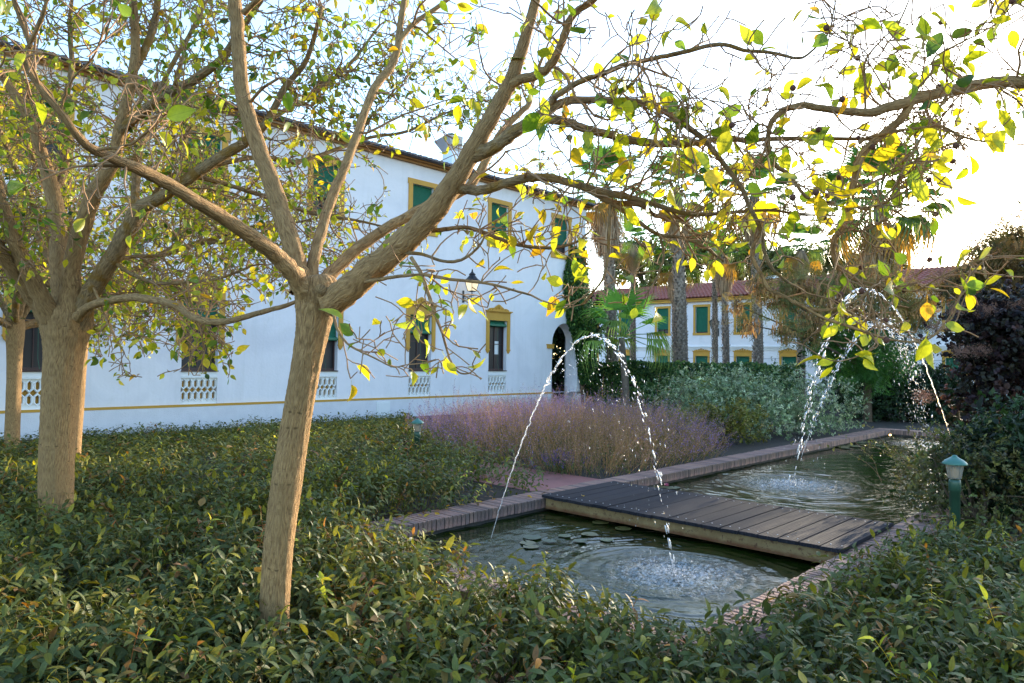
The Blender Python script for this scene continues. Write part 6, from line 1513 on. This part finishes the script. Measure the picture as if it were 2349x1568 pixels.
# ------------------------------------------------------------------ water jets
def drop_template():
    V = [(0, 0, 1)] + [(.5 * cos(a), .5 * sin(a), .45) for a in np.linspace(0, 2 * pi, 6, endpoint=False)] + [(.5 * cos(a), .5 * sin(a), -.45) for a in np.linspace(0, 2 * pi, 6, endpoint=False)] + [(0, 0, -1)]
    F = [(0, 1 + j, 1 + (j + 1) % 6) for j in range(6)] + [t for j in range(6) for t in ((1 + j, 7 + j, 7 + (j + 1) % 6), (1 + j, 7 + (j + 1) % 6, 1 + (j + 1) % 6))] + [(13, 7 + (j + 1) % 6, 7 + j) for j in range(6)]
    return np.array(V, float) * .5, np.array(F), np.zeros((14, 2)), None
DROP = [drop_template()]
def jet(label, A, B, h, seed, r0, solid, ndrop, nspray, size, spread):
    r = np.random.default_rng(seed); root = empty('water_jet', A, label, 'water jet', None)
    pos = lambda t: A + (B - A) * ((t - .26 * t * t) / .74)[:, None] + np.stack([0 * t, 0 * t, 4 * h * t * (1 - t)], 1)
    vel = lambda t: (B - A)[None] + np.stack([0 * t, 0 * t, 4 * h * (1 - 2 * t)], 1)
    if solid > 0:
        t = np.linspace(0, solid, 70); P = pos(t) + r.normal(size=(70, 3)) * np.linspace(.001, .010, 70)[:, None]; R = r0 * (np.linspace(.8, 1.3, 70) + np.abs(r.normal(size=70)) * np.linspace(.05, .8, 70)); b = MB(); b.tube(P, R, 8)
        b.obj('stream', M['drop'], root, True)
    t = np.concatenate([solid * .85 + (1.0 - solid * .85) * r.uniform(size=ndrop) ** .85]); tc = np.round(t * 60) / 60 + r.normal(size=ndrop) * .004; t = np.where(r.uniform(size=ndrop) < .75, tc, t).clip(0, .995)
    P = pos(t) + r.normal(size=(ndrop, 3)) * (spread * (.15 + t ** 2))[:, None]
    D = vel(t) + r.normal(size=(ndrop, 3)) * .3; S = size * np.exp(r.normal(size=ndrop) * .4)
    ts = r.uniform(.35, 1.0, nspray); P2 = pos(ts) + np.stack([r.normal(size=nspray) * .16, r.normal(size=nspray) * .16, -np.abs(r.normal(size=nspray)) * .45], 1) * (.3 + ts)[:, None]; P2[:, 2] = np.maximum(P2[:, 2], PZ + .02)
    P = np.vstack([P, P2]); D = np.vstack([D, vel(ts) * .5 + np.array([0, 0, -1.5])]); S = np.concatenate([S, size * .36 * np.exp(r.normal(size=nspray) * .3)])
    el = np.concatenate([2.0 + 1.4 * r.uniform(size=ndrop), 2.2 + 2 * r.uniform(size=nspray)])
    Fm = frames(D, unit(len(P), r)); Mx = np.stack([Fm[..., 0] * S[:, None], Fm[..., 2] * S[:, None], Fm[..., 1] * (S * el)[:, None]], -1)
    V, F, C, U = scatter(DROP, np.zeros(len(P), int), Mx, P, np.ones((len(P), 3)))
    tag(link('droplets', raw_mesh('droplets', V, F, M['drop']), root), kind='stuff')
jet('thin water jet arching over the near pool in front of the footbridge', J1A, J1B, 2.05, 1, .0048, .30, 150, 260, .016, .020)
jet('tall water jet falling in drops behind the footbridge', J2A, J2B, 3.0, 2, .0060, .36, 190, 300, .024, .045)
jet('fine spraying water jet at the far end of the pond', J3A, J3B, 2.75, 3, .004, .05, 1000, 1100, .016, .15)
# splash crowns where the water lands
for i, (q, lb) in enumerate(((J1B, 'small splash on the near pool'), (J2B, 'splash on the water just beyond the footbridge'))):
    r = np.random.default_rng(90 + i); n = 160; a = r.uniform(0, 6.28, n); rr = np.abs(r.normal(size=n)) * .16; z = np.abs(r.normal(size=n)) * .05 * np.exp(-rr * 3)
    P = np.stack([q[0] + rr * np.cos(a), q[1] + rr * np.sin(a), PZ + .01 + z], 1); S = .012 * np.exp(r.normal(size=n) * .35)
    V, F, C, U = scatter(DROP, np.zeros(n, int), frames(unit(n, r), unit(n, r)) * S[:, None, None], P, np.ones((n, 3)))
    tag(link('splash', raw_mesh('splash', V, F, M['drop'])), lb, 'splash', None)

# ------------------------------------------------------------------ lily pads, fallen leaves
def pad_mesh(seed):
    r = np.random.default_rng(seed); n = 22; a = np.linspace(.13, 2 * pi - .13, n); R = 1 + .03 * np.sin(3 * a + r.uniform(0, 6)) + .015 * r.normal(size=n)
    V = [(0, 0, 0)] + [(.55 * q * cos(t), .55 * q * sin(t), .0) for q, t in zip(R, a)] + [(q * cos(t), q * sin(t), .012 + .03 * max(0, sin(2 * t + seed)) ** 3) for q, t in zip(R, a)]
    b = MB(); b.add(V, [(0, i + 1, i + 2) for i in range(n - 1)] + [(i + 1, n + i + 1, n + i + 2, i + 2) for i in range(n - 1)]); return b.mesh('lily_pad', M['pad'], True)
def padmat():
    m, t, out, N = nodes('lily_pad'); c = N('ObjectInfo').outputs['Color']; n = N('TexNoise', {'Vector': N('TexCoord').outputs['Object'], 'Scale': 3.0, 'Detail': 5.0}).outputs[0]
    c = mixc(N, 1.0, c, ramp(N, n, [(.35, (.6, .6, .55)), (.7, (1.2, 1.15, 1.0))]), 'MULTIPLY'); b = N('BsdfPrincipled', {'Base Color': c, 'Roughness': .35, 'Specular IOR Level': .5}); t.links.new(b.outputs[0], out.inputs[0]); return m
M['pad'] = padmat(); PADS = [pad_mesh(i) for i in range(3)]
r = np.random.default_rng(66)
def pad(x, y, rad, label, group):
    p = onz(x, y, PZ); o = bpy.data.objects.new('lily_pad', PADS[r.integers(0, 3)]); COL.objects.link(o); o.location = (p[0], p[1], PZ + .010 + r.uniform(0, .004)); o.rotation_euler = (0, 0, r.uniform(0, 6.28)); o.scale = (rad, rad, rad)
    o.color = (*np.array(gl((70, 86, 48), (88, 98, 56), (62, 78, 46), (104, 100, 58))[r.integers(0, 4)]), 1); tag(o, label, 'lily pad', group)
for cx, cy in [(1300, 580), (1270, 617), (1292, 645), (1420, 605), (1522, 570), (1625, 605), (1690, 560), (1812, 600), (1765, 480), (1920, 522)]:
    pad(783 + .3366 * cx, 1040 + .3366 * cy, r.uniform(.06, .10), 'round lily pad floating on the near pool before the footbridge', 'lily pads on the near pool')
for i in range(34):
    pad(1885 + 150 * r.beta(2, 2) + r.normal() * 8, 1006 + 24 * r.uniform(), r.uniform(.10, .15), 'lily pad floating beyond the footbridge towards the far end', 'lily pads on the far water')
for i in range(8):
    pad(1480 + 90 * r.uniform(), 1112 + 12 * r.uniform(), r.uniform(.06, .09), 'small lily pad floating right behind the footbridge planks', 'lily pads behind the bridge')
b = MB(); p = onz(1529, 1119, PZ)
for i in range(14):
    a = i * 2.4; e = 1.2 - i * .07; d = np.array([cos(a) * cos(e), sin(a) * cos(e), sin(e)]); s = np.array([-sin(a), cos(a), 0]); c0 = np.array([p[0], p[1], PZ + .02])
    b.add([c0, c0 + d * .03 - s * .011, c0 + d * .055, c0 + d * .03 + s * .011], [(0, 1, 2, 3)])
M['petal'] = plain('pink_petal', lin(206, 104, 132), .5)
tag(b.obj('water_lily', M['petal']), 'pink water lily flower behind the footbridge', 'flower')
def fallen(x, y, z, label, group, s=.085):
    p = onz(783 + .3366 * x, 1040 + .3366 * y, z); o = bpy.data.objects.new('fallen_leaf', LEAF_ME[r.integers(0, 4)]); COL.objects.link(o); o.location = (p[0], p[1], z + .018); o.rotation_euler = (r.normal() * .12, r.normal() * .12, r.uniform(0, 6.28)); k = s * r.uniform(.75, 1.15); o.scale = (k, k, k)
    o.color = (*gl((204, 168, 44), (184, 140, 50), (150, 112, 60), (214, 186, 60), (120, 92, 58))[r.integers(0, 5)], 1); tag(o, label, 'leaf', group)
for x, y in [(410, 447), (475, 427), (490, 402), (670, 405), (545, 438), (600, 430), (640, 415), (790, 335), (840, 362), (960, 345), (960, 322), (1030, 322), (915, 352), (740, 370), (690, 380), (880, 340), (810, 318), (1265, 303), (1395, 282), (1405, 258), (570, 420), (715, 392)]:
    fallen(x, y, .1, 'yellowed fallen leaf lying on the brick coping below the leafy bed', 'fallen leaves on the coping')
fallen(1640, 300, .142, 'single yellow fallen leaf lying on the dark bridge planks', None, .06)

# ------------------------------------------------------------------ someone sitting beyond the pond
def skin_mesh(name, V, E, R, mat, parent, sub=2):
    me = bpy.data.meshes.new(name); me.from_pydata([tuple(map(float, v)) for v in V], E, []); me.materials.append(mat)
    o = link(name, me, parent); m = o.modifiers.new('skin', 'SKIN'); m.use_smooth_shade = True
    for d, q in zip(me.skin_vertices[0].data, R): d.radius = (q, q) if not isinstance(q, tuple) else q
    me.skin_vertices[0].data[0].use_root = True
    o.modifiers.new('sub', 'SUBSURF').levels = sub; o.modifiers['sub'].render_levels = sub; return o
def person():
    c = at(2243, 950, 22.0); x, y = c[0], c[1]
    bench = empty('garden_bench', (x, y, 0), 'low wooden bench under the seated person beyond the pond', 'bench')
    a = np.array([.80, .60, 0]); f = np.array([.60, -.80, 0]); k = np.array([0, 0, 1.0]); o0 = np.array([x, y, 0])     # a: along the bench, f: faces the pond
    s = MB()
    for i in range(4):
        b = MB(); b.obox(o0 + f * (-.17 + .11 * i) + k * .40, a * .75, f * .048, k * .02); b.obj('slat', M['twig'], bench)
    for u in (-.6, .6):
        b = MB(); b.obox(o0 + a * u + k * .19 - f * .0, a * .03, f * .2, k * .19); b.obj('leg', M['twig'], bench)
    root = empty('person', (x, y, .42), 'person in dark top sitting with folded forearms, half hidden by leaves', 'person')
    G = lambda u, v, w: o0 + a * u + f * v + k * w
    skinm = plain('skin', lin(190, 136, 112), .6); top = plain('dark_blue_top', lin(34, 44, 60), .9); tr = plain('dark_trousers', lin(44, 46, 54), .9); hair = plain('dark_hair', lin(48, 40, 38), .7)
    V = [G(0, -.05, .52), G(0, -.06, .72), G(0, -.06, .92), G(0, -.04, 1.03), G(0, -.01, 1.12), G(0, .01, 1.20), G(0, .02, 1.29)]
    E = [(0, 1), (1, 2), (2, 3), (3, 4), (4, 5), (5, 6)]; R = [(.15, .11), (.14, .10), (.16, .11), (.11, .08), .05, (.075, .085), (.07, .08)]
    for sg in (-1, 1):
        n = len(V); V += [G(.17 * sg, -.05, .97), G(.23 * sg, .0, .76), G(.06 * sg, .22, .74), G(-.06 * sg, .25, .73)]; E += [(2, n), (n, n + 1), (n + 1, n + 2), (n + 2, n + 3)]; R += [.062, .050, .038, .032]
        n = len(V); V += [G(.10 * sg, .0, .50), G(.12 * sg, .42, .50), G(.12 * sg, .42, .08), G(.12 * sg, .56, .045)]; E += [(0, n), (n, n + 1), (n + 1, n + 2), (n + 2, n + 3)]; R += [.09, .065, .045, .035]
        for q in range(4):
            m = len(V); V += [G(-.09 * sg, .255 + .0, .75 - .018 * q), G(-.125 * sg, .245, .745 - .018 * q)]; E += [(n - 1, m), (m, m + 1)]; R += [.011, .009]
    skin_mesh('body', V, E, R, skinm, root)
    V = [G(0, -.05, .50), G(0, -.06, .72), G(0, -.06, .92), G(0, -.045, 1.02)]; E = [(0, 1), (1, 2), (2, 3)]; R = [(.175, .135), (.165, .125), (.185, .135), (.10, .08)]
    for sg in (-1, 1): n = len(V); V += [G(.18 * sg, -.05, .97), G(.235 * sg, -.01, .80)]; E += [(2, n), (n, n + 1)]; R += [.082, .072]
    skin_mesh('shirt', V, E, R, top, root)
    V = [G(0, -.05, .52)]; E = []; R = [(.17, .13)]
    for sg in (-1, 1): n = len(V); V += [G(.10 * sg, .0, .50), G(.12 * sg, .42, .505), G(.12 * sg, .425, .14)]; E += [(0, n), (n, n + 1), (n + 1, n + 2)]; R += [.11, .085, .065]
    skin_mesh('trousers', V, E, R, tr, root)
    b = MB(); hc = G(0, .0, 1.275); b.lathe(hc, [(.001, .115), (.05, .105), (.085, .07), (.098, .02), (.095, -.03), (.08, -.07)], 14); b.obj('hair', hair, root, True)
person()
